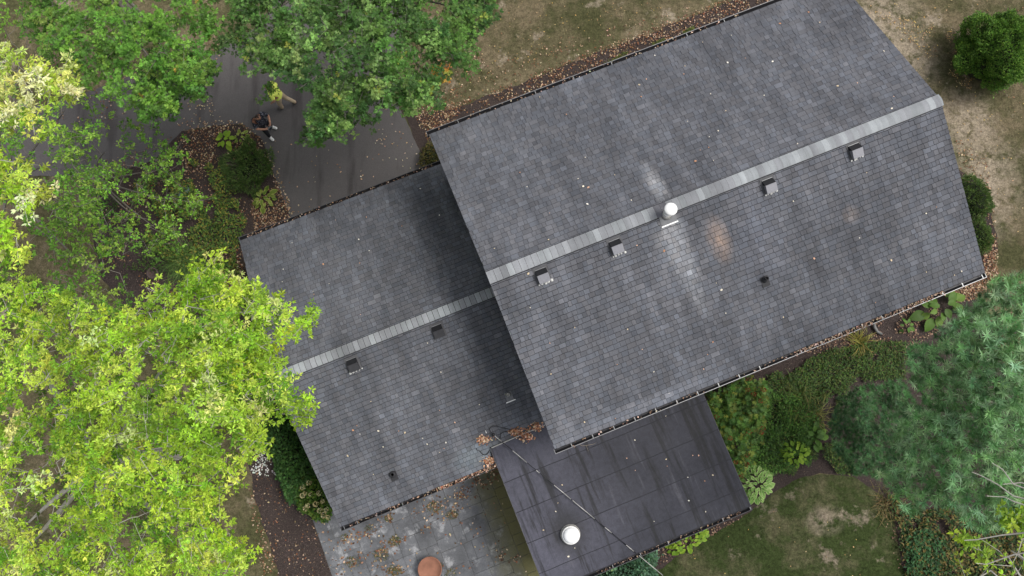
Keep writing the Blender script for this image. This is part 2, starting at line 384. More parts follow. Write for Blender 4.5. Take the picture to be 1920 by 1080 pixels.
def gable_roof(name, A0, A1, B, ze, zr, n_rows, singles, keep):
    t = .09
    deck = MB()
    deck.ext([(-B, ze - t), (0, zr - t), (B, ze - t), (B, ze), (0, zr), (-B, ze)], A0 + .012, A1 - .012)
    roof = deck.build(name, M_DECK, house)
    # rake trim along the sloping ends and fascia along the eaves
    for a in (A0, A1):
        sg = 1 if a == A1 else -1
        f = MB(); f.ext([(-B, ze - .19), (0, zr - .19), (B, ze - .19), (B, ze - .003), (0, zr - .003), (-B, ze - .003)], a - sg * .012, a + sg * .012)
        f.build('rake_board', M_TRIM, roof)
    for sd_ in (-1, 1):
        f = MB(); f.box(((A0 + A1) / 2, sd_ * (B - .032), ze - .135), (A1 - A0 - .08, .024, .17)); f.build('fascia', M_TRIM, roof)
    L = math.hypot(B, zr - ze); e = (L - .07) / n_rows
    V = []; Cc = []; cand = []
    for side in (-1, 1):
        for k in range(n_rows):
            a = A0 - .02 - random.random() * .2; first = True; d0 = k * e - .025
            while a < A1 + .02:
                w = random.choice((.10, .12, .14, .155, .17, .19, .22, .26)); a2 = min(a + w, A1 + .02)
                if A1 + .02 - a2 < .06: a2 = A1 + .02
                al = max(a, A0 - .02)
                if a2 - al > .02 and keep(al, a2, side, k * e):
                    thick = random.random() < .5
                    h0 = (.020 if thick else .013) + random.random() * .004; h1 = .003
                    dd = d0 + random.uniform(-.010, .006); d1 = min(d0 + e * 1.18, L - .002)
                    g0 = .002
                    sp = lambda x, d_, h_: slope_pt(x, d_, h_, side, B, ze, zr)
                    x0, x1 = al + g0, a2 - g0
                    e1, e2 = .019, .002                     # worn, rounded lower and side edges
                    t0, t1, tl, tr_ = x0 + e2, x1 - e2, dd + e1, h0
                    q = [sp(t0, tl, tr_), sp(t1, tl, tr_), sp(t1, d1, h1), sp(t0, d1, h1),
                         sp(x0, dd, .001), sp(x1, dd, .001), sp(t1, tl, tr_), sp(t0, tl, tr_),
                         sp(x0, d1, 0.), sp(t0, d1, h1), sp(x1, d1, 0.), sp(t1, d1, h1),
                         sp(x0, dd, .001), sp(t0, tl, tr_), sp(x1, dd, .001), sp(t1, tl, tr_)]
                    val = random.gauss(1, .07) * (1.05 if thick else .95)
                    if random.random() < .06: val *= 1.18
                    val = max(.5, val); hu = random.uniform(-.03, .03)
                    V.append(q); Cc.append((.098 * val * (1 + hu), .1015 * val, .115 * val * (1 - hu)))
                    cand.append((a2 - al) * (1 if side < 0 else .9) / (26 - q[0][2]) ** 2)
                a = a2
                if a2 >= A1 + .02: break
    fq = np.array([(0, 1, 2, 3), (4, 5, 6, 7), (12, 13, 9, 8), (14, 10, 11, 15)])
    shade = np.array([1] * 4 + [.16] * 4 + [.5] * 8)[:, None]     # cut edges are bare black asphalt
    order = np.argsort(-np.array(cand)); single = set(order[:singles].tolist())
    def flip(side_first, F): return F
    rest = [i for i in range(len(V)) if i not in single]
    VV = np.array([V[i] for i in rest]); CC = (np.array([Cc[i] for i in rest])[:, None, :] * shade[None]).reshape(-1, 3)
    FF = (fq[None] + (np.arange(len(rest)) * 16)[:, None, None]).reshape(-1, 4)
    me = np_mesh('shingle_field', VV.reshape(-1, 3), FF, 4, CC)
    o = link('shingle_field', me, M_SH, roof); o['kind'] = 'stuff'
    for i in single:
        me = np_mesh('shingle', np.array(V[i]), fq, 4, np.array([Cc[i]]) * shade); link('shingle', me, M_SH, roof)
    return roof

def ridge_caps(roof, A0, A1, zr, s, step, half, lift):
    """overlapping bent caps, each one an object"""
    a = A0 - .02
    while a < A1 + .02:
        a1 = min(a + step * 1.12, A1 + .03); val = random.gauss(1, .08); pale = random.random() < .45
        h0, h1 = lift + .022, lift + .004
        xs = []
        prof = [(-half, -s * half + .010), (-half * .5, -s * half * .5 + .008), (-.035, -s * .03 + .004), (.035, -s * .03 + .004), (half * .5, -s * half * .5 + .008), (half, -s * half + .010)]
        vs = [(a, y, zr + z + h1) for y, z in prof] + [(a1, y, zr + z + h0) for y, z in prof] + [(a1 + .014, y, zr + z + h0 - .018) for y, z in prof]
        n = len(prof); fs = [(i + 1, i, n + i, n + i + 1) for i in range(n - 1)] + [(n + i + 1, n + i, 2 * n + i, 2 * n + i + 1) for i in range(n - 1)]
        vs += vs[n:2 * n]; fs = fs[:n - 1] + [(3 * n + i + 1, 3 * n + i, 2 * n + i, 2 * n + i + 1) for i in range(n - 1)]
        # side skirts
        vs += [(a, prof[0][0], zr + prof[0][1] + h1 - .02), (a1, prof[0][0], zr + prof[0][1] + h0 - .03), (a, prof[-1][0], zr + prof[-1][1] + h1 - .02), (a1, prof[-1][0], zr + prof[-1][1] + h0 - .03)]
        m = 4 * n; fs += [(0, m, m + 1, n), (n - 1, 2 * n - 1, m + 3, m + 2)]
        c = (.262, .277, .288) if pale else (.236, .244, .258)
        if -1.95 < a < -1.6: c = (.13, .13, .145)
        me = bpy.data.meshes.new('ridge_cap'); me.from_pydata(vs, [], fs); me.update()
        at_ = me.color_attributes.new('tint', 'FLOAT_COLOR', 'POINT')
        at_.data.foreach_set('color', np.array([[x * val * (.38 if 2 * n <= i < 4 * n else 1) for x in c] + [1] for i in range(len(vs))], np.float32).ravel())
        link('ridge_cap', me, M_RIDGE, roof)
        a += step

main_roof = gable_roof('main_roof', MA0, MA1, MB_, MZE, MZR, 35, 300, lambda a0, a1, s, d: True)
# the wing's rear slope stops where the flat roof starts
wing_roof = gable_roof('wing_roof', WA0, WA1, WB_, WZE, WZR, 35, 0, lambda a0, a1, s, d: not (s < 0 and d < .50 and a1 > -8.17))
ridge_caps(main_roof, MA0, MA1, MZR, .323, .172, .165, .030)
ridge_caps(wing_roof, WA0, WA1 - .02, WZR, .325, .165, .150, .022)
for rf, A0, A1, zr, hw_, s in ((main_roof, MA0, MA1, MZR, .185, .323), (wing_roof, WA0, WA1, WZR, .168, .325)):
    f = MB(); f.ext([(-hw_, zr - s * hw_ + .003), (hw_, zr - s * hw_ + .003), (hw_, zr - s * hw_ + .024), (0, zr + .024), (-hw_, zr - s * hw_ + .024)], A0 + .01, A1 - .01)  # black edges jut past the caps to paint the vent's shadow line
    f.build('ridge_vent', M_BLACK, rf)

# walls
def body(name, a0, a1, b, ze, zr):
    m = MB(); m.ext([(-b, 0), (b, 0), (b, ze), (0, zr), (-b, ze)], a0, a1); return m.build(name, M_SIDE, house)
body('main_wall', MA0 + .38, MA1 - .38, MB_ - .48, MZE + .02, MZR - .14)
body('wing_wall', WA0 + .35, MA0 + .37, WB_ - .46, WZE + .02, WZR - .14)
m_ = MB(); m_.box((-4.9, -6.4, 1.3), (6.2, 4.2, 2.6)); m_.build('rear_wall', M_SIDE, house)
def window(a, b, z, w, h, sgn):
    f = MB()
    for dx, dz, ww, hh in ((-w / 2, 0, .09, h + .09), (w / 2, 0, .09, h + .09), (0, -h / 2, w - .09, .09), (0, h / 2, w - .09, .09), (0, 0, w - .09, .05)):
        f.box((a + dx, b + sgn * .03, z + dz), (ww, .06, hh))
    fr = f.build('window', M_WHITE, house)
    p = MB(); p.box((a, b + sgn * .012, z), (w - .02, .024, h - .02)); p.build('pane', M_GLASS, fr)
for a in (-4.4, -.5, 3.4):
    window(a, MB_ - .48, 4.3, 1.1, 1.3, 1); window(a, MB_ - .48, 1.6, 1.1, 1.3, 1); window(a, -MB_ + .48, 4.3, 1.1, 1.3, -1)
for a in (.8, 3.9): window(a, -MB_ + .48, 1.6, 1.2, 1.3, -1)
for k in range(4):
    d = MB(); d.box((-9.6, WB_ - .46 + .02, .32 + k * .56), (4.6, .04, .54)); d.build('garage_door_panel', M_WHITE, house)
d = MB(); d.box((-12.0, -WB_ + .46 - .02, 1.05), (.9, .04, 2.05)); dr = d.build('door', M_WHITE, house)
d = MB(); d.lathe([(.03, -.02), (.035, .0), (.02, .03)], (-11.65, -WB_ + .40, 1.0), 10); d.build('handle', M_HANG, dr)

# gutters
def gutter(a0, a1, b, z, sg, hangers, debris=0., lipmat=None, end=(True, True)):
    """trough outside y=b on side sg"""
    w, h, t = .15, .10, .005
    P = [(0, 0), (0, -h), (.085, -h), (w, -.03), (w, 0), (w - .02, 0), (w - .02, -t), (w - t, -t), (w - t, -.03), (.083, -h + t), (t, -h + t), (t, 0)]
    m = MB(); m.ext([(b + sg * y, z + zz) for y, zz in P], a0, a1); gt = m.build('gutter', M_GUT, house)
    l = MB(); l.box(((a0 + a1) / 2, b + sg * (w - .006), z + .004), (a1 - a0, .014, .008)); l.build('lip', lipmat or M_LIP, gt)
    for k, a in enumerate((a0, a1)):
        if not end[k]: continue
        c = MB(); sgn = -1 if k == 0 else 1
        c.ext([(b + sg * y, z + zz) for y, zz in ((0, .006), (0, -h), (.085, -h), (w, -.03), (w, .006))], a, a + sgn * .012); c.build('end_cap', lipmat or M_LIP, gt)
    for a in hangers:
        c = MB(); c.box((a, b + sg * w * .5, z - .006), (.020, w - .016, .008)); c.build('hanger', M_HANG, gt)
    return gt
def spaced(a0, a1, st, skip=0): return [a for a in np.arange(a0, a1, st) if random.random() >= skip]
gutter(MA0 - .03, MA1 + .02, -MB_ + .005, MZE - .035, -1, spaced(MA0 + .45, MA1, .62, .1))
gutter(MA0 - .06, MA1 + .02, MB_ - .005, MZE - .035, 1, spaced(MA0 + .9, MA1, 1.2, .3))
gutter(WA0 - .02, -8.22, -WB_ + .005, WZE - .035, -1, [WA0 + .08, WA0 + .5, WA0 + 1.12, WA0 + 1.95], lipmat=M_TRIM)
gutter(WA0 - .02, -6.3, WB_ - .005, WZE - .035, 1, [], lipmat=M_TRIM)

# flat roof: sheets of roll roofing lapped over one another, each a piece of its own
FA0, FA1, FB0, FB1, FZ0, FZ1 = -8.19, -1.58, -4.22, -8.68, 2.945, 2.80
flat = MB(); flat.ext([(FB1, FZ1 - .16), (-4.0, FZ0 - .16), (-4.0, FZ0 - .02), (FB0, FZ0 - .012), (FB1, FZ1 - .012)], FA0 + .01, FA1 - .01)
flat_roof = flat.build('flat_roof', M_DECK, house)
def fz(b): return FZ0 + (FZ1 - FZ0) * (FB0 - b) / (FB0 - FB1)
edges = [FB1 - .02, -8.15, -7.22, -6.27, -5.33, FB0 + .0]
for k in range(5):
    b0, b1 = edges[k], edges[k + 1]; h0, h1 = .020, .003
    b1x = b1 + (.08 if k < 4 else 0)
    cuts = [FA0 - .015] + ([[-5.2, -6.1, -4.4, -5.9, -4.0][k]] if k == 1 else []) + [FA1 + .015]
    for j in range(len(cuts) - 1):
        a0, a1 = cuts[j] + (.001 if j else 0), cuts[j + 1] - (.001 if j < len(cuts) - 2 else 0)
        N = 14; vs = []; fs = []
        for i in range(N + 1):
            a = a0 + (a1 - a0) * i / N
            wv = 0.0; ed = .012 * mnoise.noise(Vector((a * 2, b0, 5)))
            vs += [(a, b0 + ed - .034, fz(b0) - .004), (a, b0 + ed, fz(b0) + h0 + wv), (a, (b0 + b1) / 2, fz((b0 + b1) / 2) + (h0 + h1) / 2 + wv), (a, b1x, fz(b1x) + h1 * .3)]
        for i in range(N):
            for q in range(3): fs.append((i * 4 + q, (i + 1) * 4 + q, (i + 1) * 4 + q + 1, i * 4 + q + 1))
        n = len(vs); fs += [(0, 1, 2, 3), (N * 4 + 3, N * 4 + 2, N * 4 + 1, N * 4)]
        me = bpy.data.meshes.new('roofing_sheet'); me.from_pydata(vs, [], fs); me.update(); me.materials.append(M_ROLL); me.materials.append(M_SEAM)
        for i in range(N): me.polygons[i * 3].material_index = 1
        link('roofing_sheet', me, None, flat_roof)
for a in (FA0 - .022, FA1 + .022):
    f = MB(); f.hexa([(a - .008, FB1 - .02, FZ1 - .19), (a + .008, FB1 - .02, FZ1 - .19), (a + .008, FB0, FZ0 - .19), (a - .008, FB0, FZ0 - .19),
                      (a - .008, FB1 - .02, FZ1 + .012), (a + .008, FB1 - .02, FZ1 + .012), (a + .008, FB0, FZ0 + .012), (a - .008, FB0, FZ0 + .012)]); f.build('edge_metal', M_TRIM, flat_roof)
gutter(FA0 + .1, FA1 + .02, FB1 - .022, FZ1 - .03, -1, spaced(FA0 + 1.2, FA1, .9, .2), lipmat=M_TRIM)
f = MB(); f.tube([(-8.17, FB0 - .01, FZ0 + .03), (-7.3, FB0 + .015, FZ0 + .045), (MA0 + .04, FB0 + .02, FZ0 + .04)], .016, 6); f.build('flashing_strip', M_GALV, flat_roof)

# roof vents
M_DHOOD = plain('dark_hood', (.036, .036, .04), .5)
def roof_vent(px, py, zr, s, dark=False, caulk=True):
    c = on_plane(px, py, zr, s, -1); a, b = c[0], c[1]
    e = empty('roof_vent', (a, b, c[2] + .012), 0, house); e.rotation_euler = (math.atan(s), 0, 0)
    f = MB(); f.box((0, 0.03, .008), (.40, .46, .008)); f.build('flange', M_TRIM, e)
    w, h = .15, .135
    hd = MB()      # hood: wide lid over a throat, open to the downhill side
    hd.hexa([(-w, -.17, h - .02), (w, -.17, h - .02), (w, .06, h + .005), (-w, .06, h + .005), (-w, -.17, h), (w, -.17, h), (w, .06, h + .025), (-w, .06, h + .025)])
    hd.hexa([(-w, -.17, .05), (-w + .012, -.17, .05), (-w + .012, .06, .02), (-w, .06, .02), (-w, -.17, h - .022), (-w + .012, -.17, h - .022), (-w + .012, .06, h + .003), (-w, .06, h + .003)])
    hd.hexa([(w - .012, -.17, .05), (w, -.17, .05), (w, .06, .02), (w - .012, .06, .02), (w - .012, -.17, h - .022), (w, -.17, h - .022), (w, .06, h + .003), (w - .012, .06, h + .003)])
    hd.build('hood', M_DHOOD if dark else M_VENT, e)
    bk = MB(); bk.hexa([(-w, .063, .014), (w, .063, .014), (w, .185, .014), (-w, .185, .014), (-w, .063, h + .02), (w, .063, h + .02), (w, .175, .03), (-w, .175, .03)]); bk.build('back_slope', M_BLACK, e)
    th = MB(); th.box((0, -.02, .06), (.2, .14, .09)); th.build('throat', M_BLACK, e)
    rim = MB(); rim.box((0, .19, .022), (.3, .012, .018)); rim.build('rim', M_HANG, e)
    if caulk:
        for k in range(5):
            x = -.17 + .085 * k + random.uniform(-.02, .02)
            q = MB(); q.lathe([(.001, 0), (random.uniform(.018, .042), .002), (random.uniform(.014, .026), .012), (.002, .016)], (x, -.205 + random.uniform(-.015, .015), .012), 7); q.build('caulk', M_CAULK, e)
    return e
for p in ((1017, 517), (1155, 463), (1441, 349), (1602, 284)): roof_vent(*p, MZR, .323)
for p in ((663, 684), (822, 621)): roof_vent(*p, WZR, .325, True, p[0] < 700)
# white flue with a round cap by the ridge
M_FLASH = plain('weathered_flashing', (.15, .153, .16), .6, .2, .3, 10)
c = on_plane(1250, 404, MZR, .323, -1)
fl = empty('flue', (c[0], c[1] + .03, c[2]), 0, house)
f = MB(); f.tube([(0, 0, -.05), (0, 0, .5)], .085, 20); f.build('pipe', M_WHITE, fl, True)
f = MB(); f.lathe([(.09, .03), (.15, .035), (.12, .07), (.09, .12)], k=20); f.build('storm_collar', M_GALV, fl, True)
f = MB(); f.lathe([(.12, .50), (.165, .51), (.168, .55), (.15, .575), (.08, .60), (.01, .605)], k=28); f.build('cap', M_WHITE, fl, True)
f = MB(); f.hexa([(-.22, -.25, -.055), (.22, -.25, -.055), (.22, .18, .085), (-.22, .18, .085), (-.22, -.25, -.045), (.22, -.25, -.045), (.22, .18, .095), (-.22, .18, .095)]); f.build('flange', M_FLASH, fl)
f = MB(); f.box((0, -.27, -.045), (.46, .035, .022)); f.build('flange_edge', M_WHITE, fl)
# plumbing vents
M_BOOT = plain('dark_boot', (.028, .028, .031), .6)
def pipe_boot(px, py, zr, s, h, r, mat, mf, hole):
    c = on_plane(px, py, zr, s, -1); e = empty('plumbing_vent', tuple(c), 0, house)
    f = MB(); f.lathe([(r + .05, -.02), (r + .045, .03), (r + .015, .09), (r + .004, .10)], k=16); f.build('boot', mf, e, True)
    f = MB(); f.lathe([(r, 0), (r, h), (r * .72, h), (r * .72, h - .06)], k=16); f.build('pipe', mat, e, True)
    f = MB(); f.lathe([(.001, h - .075), (r * .74, h - .07)], k=14); f.build('opening', hole, e)
    f = MB(); f.hexa([(-.11, -.20, -.045), (.11, -.20, -.045), (.11, .08, .045), (-.11, .08, .045), (-.11, -.20, -.033), (.11, -.20, -.033), (.11, .08, .053), (-.11, .08, .053)]); f.build('flange', mf, e)
    return e
pipe_boot(1433, 524, MZR, .323, .22, .05, M_BLACK, M_BOOT, plain('teal_hole', (.02, .09, .10), .6))
pipe_boot(737, 889, WZR, .325, .16, .065, M_BOOT, M_BOOT, M_BLACK)
e = pipe_boot(953, 740, WZR, .325, .34, .05, M_GALV, M_FLASH, M_BLACK)
f = MB(); f.box((0, -.21, -.03), (.30, .03, .02)); f.build('flange_edge', M_WHITE, e)
# tubular skylight on the flat roof
c = loc(at(1070, 1003, 2.95)); sk = empty('tubular_skylight', (c[0], c[1], fz(c[1]) + .012), 0, house)
f = MB(); f.lathe([(.30, 0), (.30, .015), (.235, .03), (.225, .13), (.21, .14)], k=36); f.build('curb', M_GALV, sk, True)
f = MB(); f.lathe([(.215, .13), (.262, .135), (.265, .155), (.24, .165), (.235, .165)], k=36); f.build('ring', M_WHITE, sk, True)
f = MB(); f.lathe([(.235, .15), (.225, .20), (.19, .25), (.12, .285), (.04, .298), (.004, .299)], k=36); f.build('dome', plain('milky_dome', (.86, .87, .88), .15, 0, .04, 8, .6), sk, True)

# ------------------------------------------------------------------ foliage machinery
def T_(v, f): return (np.array(v, float), [np.array(x) for x in f])
LEAF = T_([(0, 0, 0), (.35, .19, .05), (.35, -.19, .05), (.72, .15, .03), (.72, -.15, .03), (1, 0, -.06), (.35, 0, 0), (.72, 0, -.02)],
          [[(0, 6, 1), (0, 2, 6), (3, 7, 5), (7, 4, 5)], [(1, 6, 7, 3), (6, 2, 4, 7)]])
LEAFS = T_([(0, 0, 0), (.5, .20, .04), (.5, -.20, .04), (1, 0, -.05)], [[(0, 3, 1), (0, 2, 3)]])
ROUND = T_([(0, 0, 0), (.3, .33, .04), (.3, -.33, .04), (.75, .28, .02), (.75, -.28, .02), (1, 0, -.03)], [[(0, 5, 3), (0, 3, 1), (0, 2, 4), (0, 4, 5)]])
_o = [(0, 0), (.22, .05), (.20, .30), (.36, .10), (.50, .06), (.56, .42), (.68, .08), (.80, .24), (.84, .06), (1, 0), (.84, -.06), (.80, -.24), (.68, -.08), (.56, -.42), (.50, -.06), (.36, -.10), (.20, -.30), (.22, -.05)]
_ov = [(x, y, .10 * abs(y) - .06 * x * x) for x, y in _o]
OAK = T_(_ov, [[(0, 17, 1), (1, 17, 2), (17, 16, 2), (2, 16, 3), (16, 15, 3), (5, 4, 6), (12, 14, 13), (7, 6, 8), (10, 12, 11), (8, 10, 9)], [(3, 15, 14, 4), (4, 14, 12, 6), (6, 12, 10, 8)]])
BLADE = T_([(0, -.04, 0), (0, .04, 0), (.5, .03, .02), (.5, -.03, .02), (1, 0, -.12)], [[(3, 2, 4)], [(0, 1, 2, 3)]])
TRI = T_([(0, -.03, 0), (0, .03, 0), (1, 0, 0)], [[(0, 1, 2)]])
PETAL = T_([(0, -.4, 0), (.5, -.5, .1), (1, 0, .05), (.5, .5, .1), (0, .4, 0)], [[(0, 1, 3), (0, 3, 4), (1, 2, 3)]])

def unit(v): return v / (np.linalg.norm(v, axis=-1, keepdims=True) + 1e-9)
def scatter(name, tpl, pos, d, nrm, size, cols, mat, parent=None, wide=1.0):
    """one mesh of many leaves: direction d, normal nrm"""
    V, Fs = tpl; pos = np.asarray(pos, float); n = len(pos); k = len(V)
    d = unit(d); y = unit(np.cross(nrm, d)); z = np.cross(d, y); s = np.broadcast_to(np.asarray(size, float), (n,))[:, None, None]
    P = pos[:, None, :] + s * (V[None, :, 0:1] * d[:, None] + wide * V[None, :, 1:2] * y[:, None] + V[None, :, 2:3] * z[:, None])
    FF = [(f[None] + (np.arange(n) * k)[:, None, None]).reshape(-1, f.shape[1]) for f in Fs]
    me = np_mesh(name, P.reshape(-1, 3), FF, 0, np.repeat(np.asarray(cols), k, 0))
    return link(name, me, mat, parent)
def pick(pal, n, jit=.18, r=rng, w=None):
    pal = np.array(pal); c = pal[r.choice(len(pal), n, p=w)]
    return np.clip(c * r.normal(1, jit, (n, 1)) * r.normal(1, .06, (n, 3)), .004, .95)
def rand_dir(n, up0=-.3, up1=.5, r=rng):
    a = r.uniform(0, 2 * math.pi, n); z = r.uniform(up0, up1, n); q = np.sqrt(np.maximum(0, 1 - z * z))
    return np.stack([q * np.cos(a), q * np.sin(a), z], -1)
def nz(P, sc, off=0.): return np.array([mnoise.noise(Vector((p[0] * sc + off, p[1] * sc, p[2] * sc if len(p) > 2 else off))) for p in P])

def tubes(name, segs, mat, parent, k=5):
    """many straight tapered sticks as one mesh: (p, q, r0, r1)"""
    if not len(segs): return None
    p = np.array([s[0] for s in segs], float); q = np.array([s[1] for s in segs], float); r0 = np.array([s[2] for s in segs])[:, None]; r1 = np.array([s[3] for s in segs])[:, None]
    d = unit(q - p); ref = np.where(np.abs(d[:, 2:3]) > .9, [[1., 0, 0]], [[0, 0, 1.]]); x = unit(np.cross(d, ref)); y = np.cross(d, x)
    ang = np.arange(k) * 2 * math.pi / k
    ring = np.cos(ang)[None, :, None] * x[:, None] + np.sin(ang)[None, :, None] * y[:, None]
    V = np.concatenate([p[:, None] + ring * r0[:, None], q[:, None] + ring * r1[:, None]], 1)
    f = np.array([(i, (i + 1) % k, k + (i + 1) % k, k + i) for i in range(k)])
    F = (f[None] + (np.arange(len(p)) * 2 * k)[:, None, None]).reshape(-1, 4)
    return link(name, np_mesh(name, V.reshape(-1, 3), F, 4), mat, parent)

def bez(p, q, sag, n=6):
    p, q = np.asarray(p, float), np.asarray(q, float); m = (p + q) / 2 + np.array([0, 0, sag]) + rng.normal(0, .08, 3) * np.linalg.norm(q - p) * .6
    t = np.linspace(0, 1, n)[:, None]; return (1 - t) ** 2 * p + 2 * t * (1 - t) * m + t * t * q

def tree(name, label, base, layers, bark, tr, group=None, split=.45, r_trunk=.16, n_limb=7, leaf=None, twig_r=.007, top=None, cat='tree', limb_mat=None):
    """layers: dict(poly px, z=(lo,hi), n sprays, per rosettes, leaves, len, tpl, pal, spread, gap)"""
    root = wroot(name, (base[0], base[1], 0)); tag(root, label, cat, group)
    b0 = np.array([base[0], base[1], 0.])
    sprays = []; data = []
    for L in layers:
        P = sample_poly(L['poly'], L['n']); gap = L.get('gap')
        if gap is not None:
            q = nz(P, 1 / L.get('gs', 45.), 11.3); P = P[q > gap]
        ctr = np.mean(np.array(L['poly']), 0); ext = np.ptp(np.array(L['poly']), 0).max() / 2
        u = np.clip(np.linalg.norm(P - ctr, axis=1) / ext, 0, 1.2)
        z0, z1 = L['z']; z = z1 - (z1 - z0) * (.55 * u ** 1.5 + .45 * rng.uniform(0, 1, len(P)) ** 1.3)
        w = at(P[:, 0], P[:, 1], z)
        out = unit(w - (b0 + [0, 0, z0 * .6])); out[:, 2] = np.clip(out[:, 2], -.1, .35)
        ax = unit(out + rng.normal(0, .55, w.shape) * [1, 1, .35])
        sprays.append((w, ax, L)); 
    W_ = np.concatenate([s[0] for s in sprays])
    # limbs: trunk -> limb ends -> sprays
    ztop = W_[:, 2].mean() * split if top is None else top
    tp = b0 + [0, 0, ztop]; lean = (W_.mean(0) - b0) * .12; lean[2] = 0; tp = tp + lean
    m = MB(); pts = bez(b0 - [0, 0, .1], tp, 0, 7); m.tube(pts, np.linspace(r_trunk * 1.25, r_trunk * .75, 7), 10); m.build('trunk', bark, root, True)
    idx = [int(rng.integers(len(W_)))]
    for _ in range(n_limb - 1):
        dd = np.min(np.linalg.norm(W_[:, None] - W_[idx][None], axis=2), 1); idx.append(int(np.argmax(dd * rng.uniform(.7, 1, len(dd)))))
    nodes = []; 
    for i in idx:
        near = np.linalg.norm(W_ - W_[i], axis=1) < 1.4
        e = W_[near].mean(0) * .85 + tp * .15; e[2] = min(e[2], W_[near][:, 2].mean()) - .25
        p = bez(tp - [0, 0, .15], e, .25, 8); mm = MB(); mm.tube(p, np.linspace(r_trunk * .55, r_trunk * .13, 8), 7); mm.build('limb', limb_mat or bark, root, True)
        nodes += [p[k] for k in range(2, 8)]
    nodes = np.array(nodes); segs = []
    for w, ax, L in sprays:
        ln = L['spread']
        for i in np.argsort(np.linalg.norm(w - tp, axis=1)):
            c, a = w[i], ax[i]; st = c - a * ln * .5; dist = np.linalg.norm(nodes - st, axis=1); j = np.argmin(dist)
            mid = (nodes[j] + st) / 2 + rng.normal(0, .05, 3) * min(1., dist[j]); tw = twig_r
            segs += [(nodes[j], mid, tw * (1.2 + .5 * min(1, dist[j])), tw * 1.15), (mid, st, tw * 1.15, tw), (st, c + a * ln * .5, tw, tw * .4)]
            nodes = np.vstack([nodes, mid, st, c])
        # rosettes along each spray
        k = L['per']; n = len(w)
        t = rng.uniform(-.5, .55, (n, k)); side = rng.normal(0, 1, (n, k, 3)) * [1, 1, .45] * ln * .20 * (1.1 - np.abs(t))[..., None]
        C = (w[:, None] + ax[:, None] * t[..., None] * ln + side).reshape(-1, 3)
        axr = np.repeat(ax, k, 0)
        q = L['leaves']; M = len(C) * q
        P = np.repeat(C, q, 0); A = np.repeat(axr, q, 0)
        d = unit(A * .55 + rand_dir(M, *L.get('up', (-.45, .35))))
        nrm = unit(np.array([0, 0, 1.]) + rng.normal(0, .42, (M, 3)))
        # colour: each spray and each rosette has its own shade
        base_c = pick(L['pal'], n, .12, w=L.get('w')); col = np.repeat(np.repeat(base_c, k, 0), q, 0) * np.clip(rng.normal(1, .26, (M, 1)), .45, 1.9) * rng.normal(1, .03, (M, 3))
        if L.get('odd') is not None:
            oc, pr = L['odd']; o_ = np.repeat(rng.random(len(C)) < pr, q); col[o_] = np.array(oc) * rng.normal(1, .15, (o_.sum(), 1))
        sz = L['len'] * rng.uniform(.65, 1.2, M)
        scatter('crown', L.get('tpl', LEAF), P + d * .01, d, nrm, sz, np.clip(col, .005, .95), tr, root, L.get('wide', 1.))
        segs += [(C[i] - axr[i] * .05, C[i], twig_r * .5, twig_r * .3) for i in range(0, len(C), 3)]
    tubes('twigs', segs, limb_mat or bark, root, 4)['kind'] = 'stuff'
    return root

YEL = [(.40, .58, .055), (.55, .70, .11), (.27, .44, .042), (.70, .77, .28), (.17, .32, .032)]
SUNLIT = [(.66, .72, .24), (.78, .80, .45), (.54, .65, .13), (.44, .58, .08)]  # raised leaf tones, sunlight on the leaves put into the palette
MID = [(.14, .29, .035), (.19, .35, .045), (.10, .22, .03), (.25, .40, .06)]
OAKG = [(.07, .155, .032), (.10, .205, .042), (.048, .11, .025), (.19, .32, .085)]
OAKL = [(.11, .25, .035), (.15, .31, .045), (.08, .18, .03), (.20, .36, .06)]

# big yellow-green tree on the left
T1 = [(-40, 515), (60, 535), (130, 575), (205, 600), (262, 565), (300, 535), (365, 515), (398, 480), (420, 500), (425, 535), (470, 555), (505, 572), (570, 580), (578, 628), (525, 652), (505, 700), (545, 745), (588, 772), (545, 800), (500, 822), (470, 850), (452, 880), (425, 900), (415, 950), (395, 990), (440, 1020), (472, 1045), (440, 1100), (-40, 1120)]
yel = tree('yellow_green_tree', 'large bright yellow-green leafy tree covering the lower left beside the wing roof', at(330, 850)[:2], [
    dict(poly=T1, z=(9.0, 12.0), n=880, per=15, leaves=8, len=.086, tpl=LEAF, pal=YEL, w=[.34, .24, .22, .06, .14], spread=.6, gap=-.13, gs=36, wide=.85, up=(-.3, .3)),
    dict(poly=[(395, 478), (425, 478), (480, 560), (580, 585), (575, 632), (500, 650), (560, 740), (590, 775), (480, 800), (300, 640), (330, 530)], z=(9.3, 11.2), n=80, per=14, leaves=8, len=.092, pal=YEL, spread=.6, wide=.85, up=(-.3, .3)),
    dict(poly=[(-30, 560), (90, 540), (210, 600), (380, 560), (480, 640), (470, 800), (380, 1000), (250, 1110), (-30, 1110)], z=(6.0, 8.5), n=150, per=11, leaves=8, len=.095, pal=MID, spread=.7, gap=-.1, wide=.9),  # darker green lower layer, the crown's inner shade put into colour
    ], M_PALEBARK, M_LEAF_Y, r_trunk=.2, n_limb=16, split=.55, twig_r=.007)
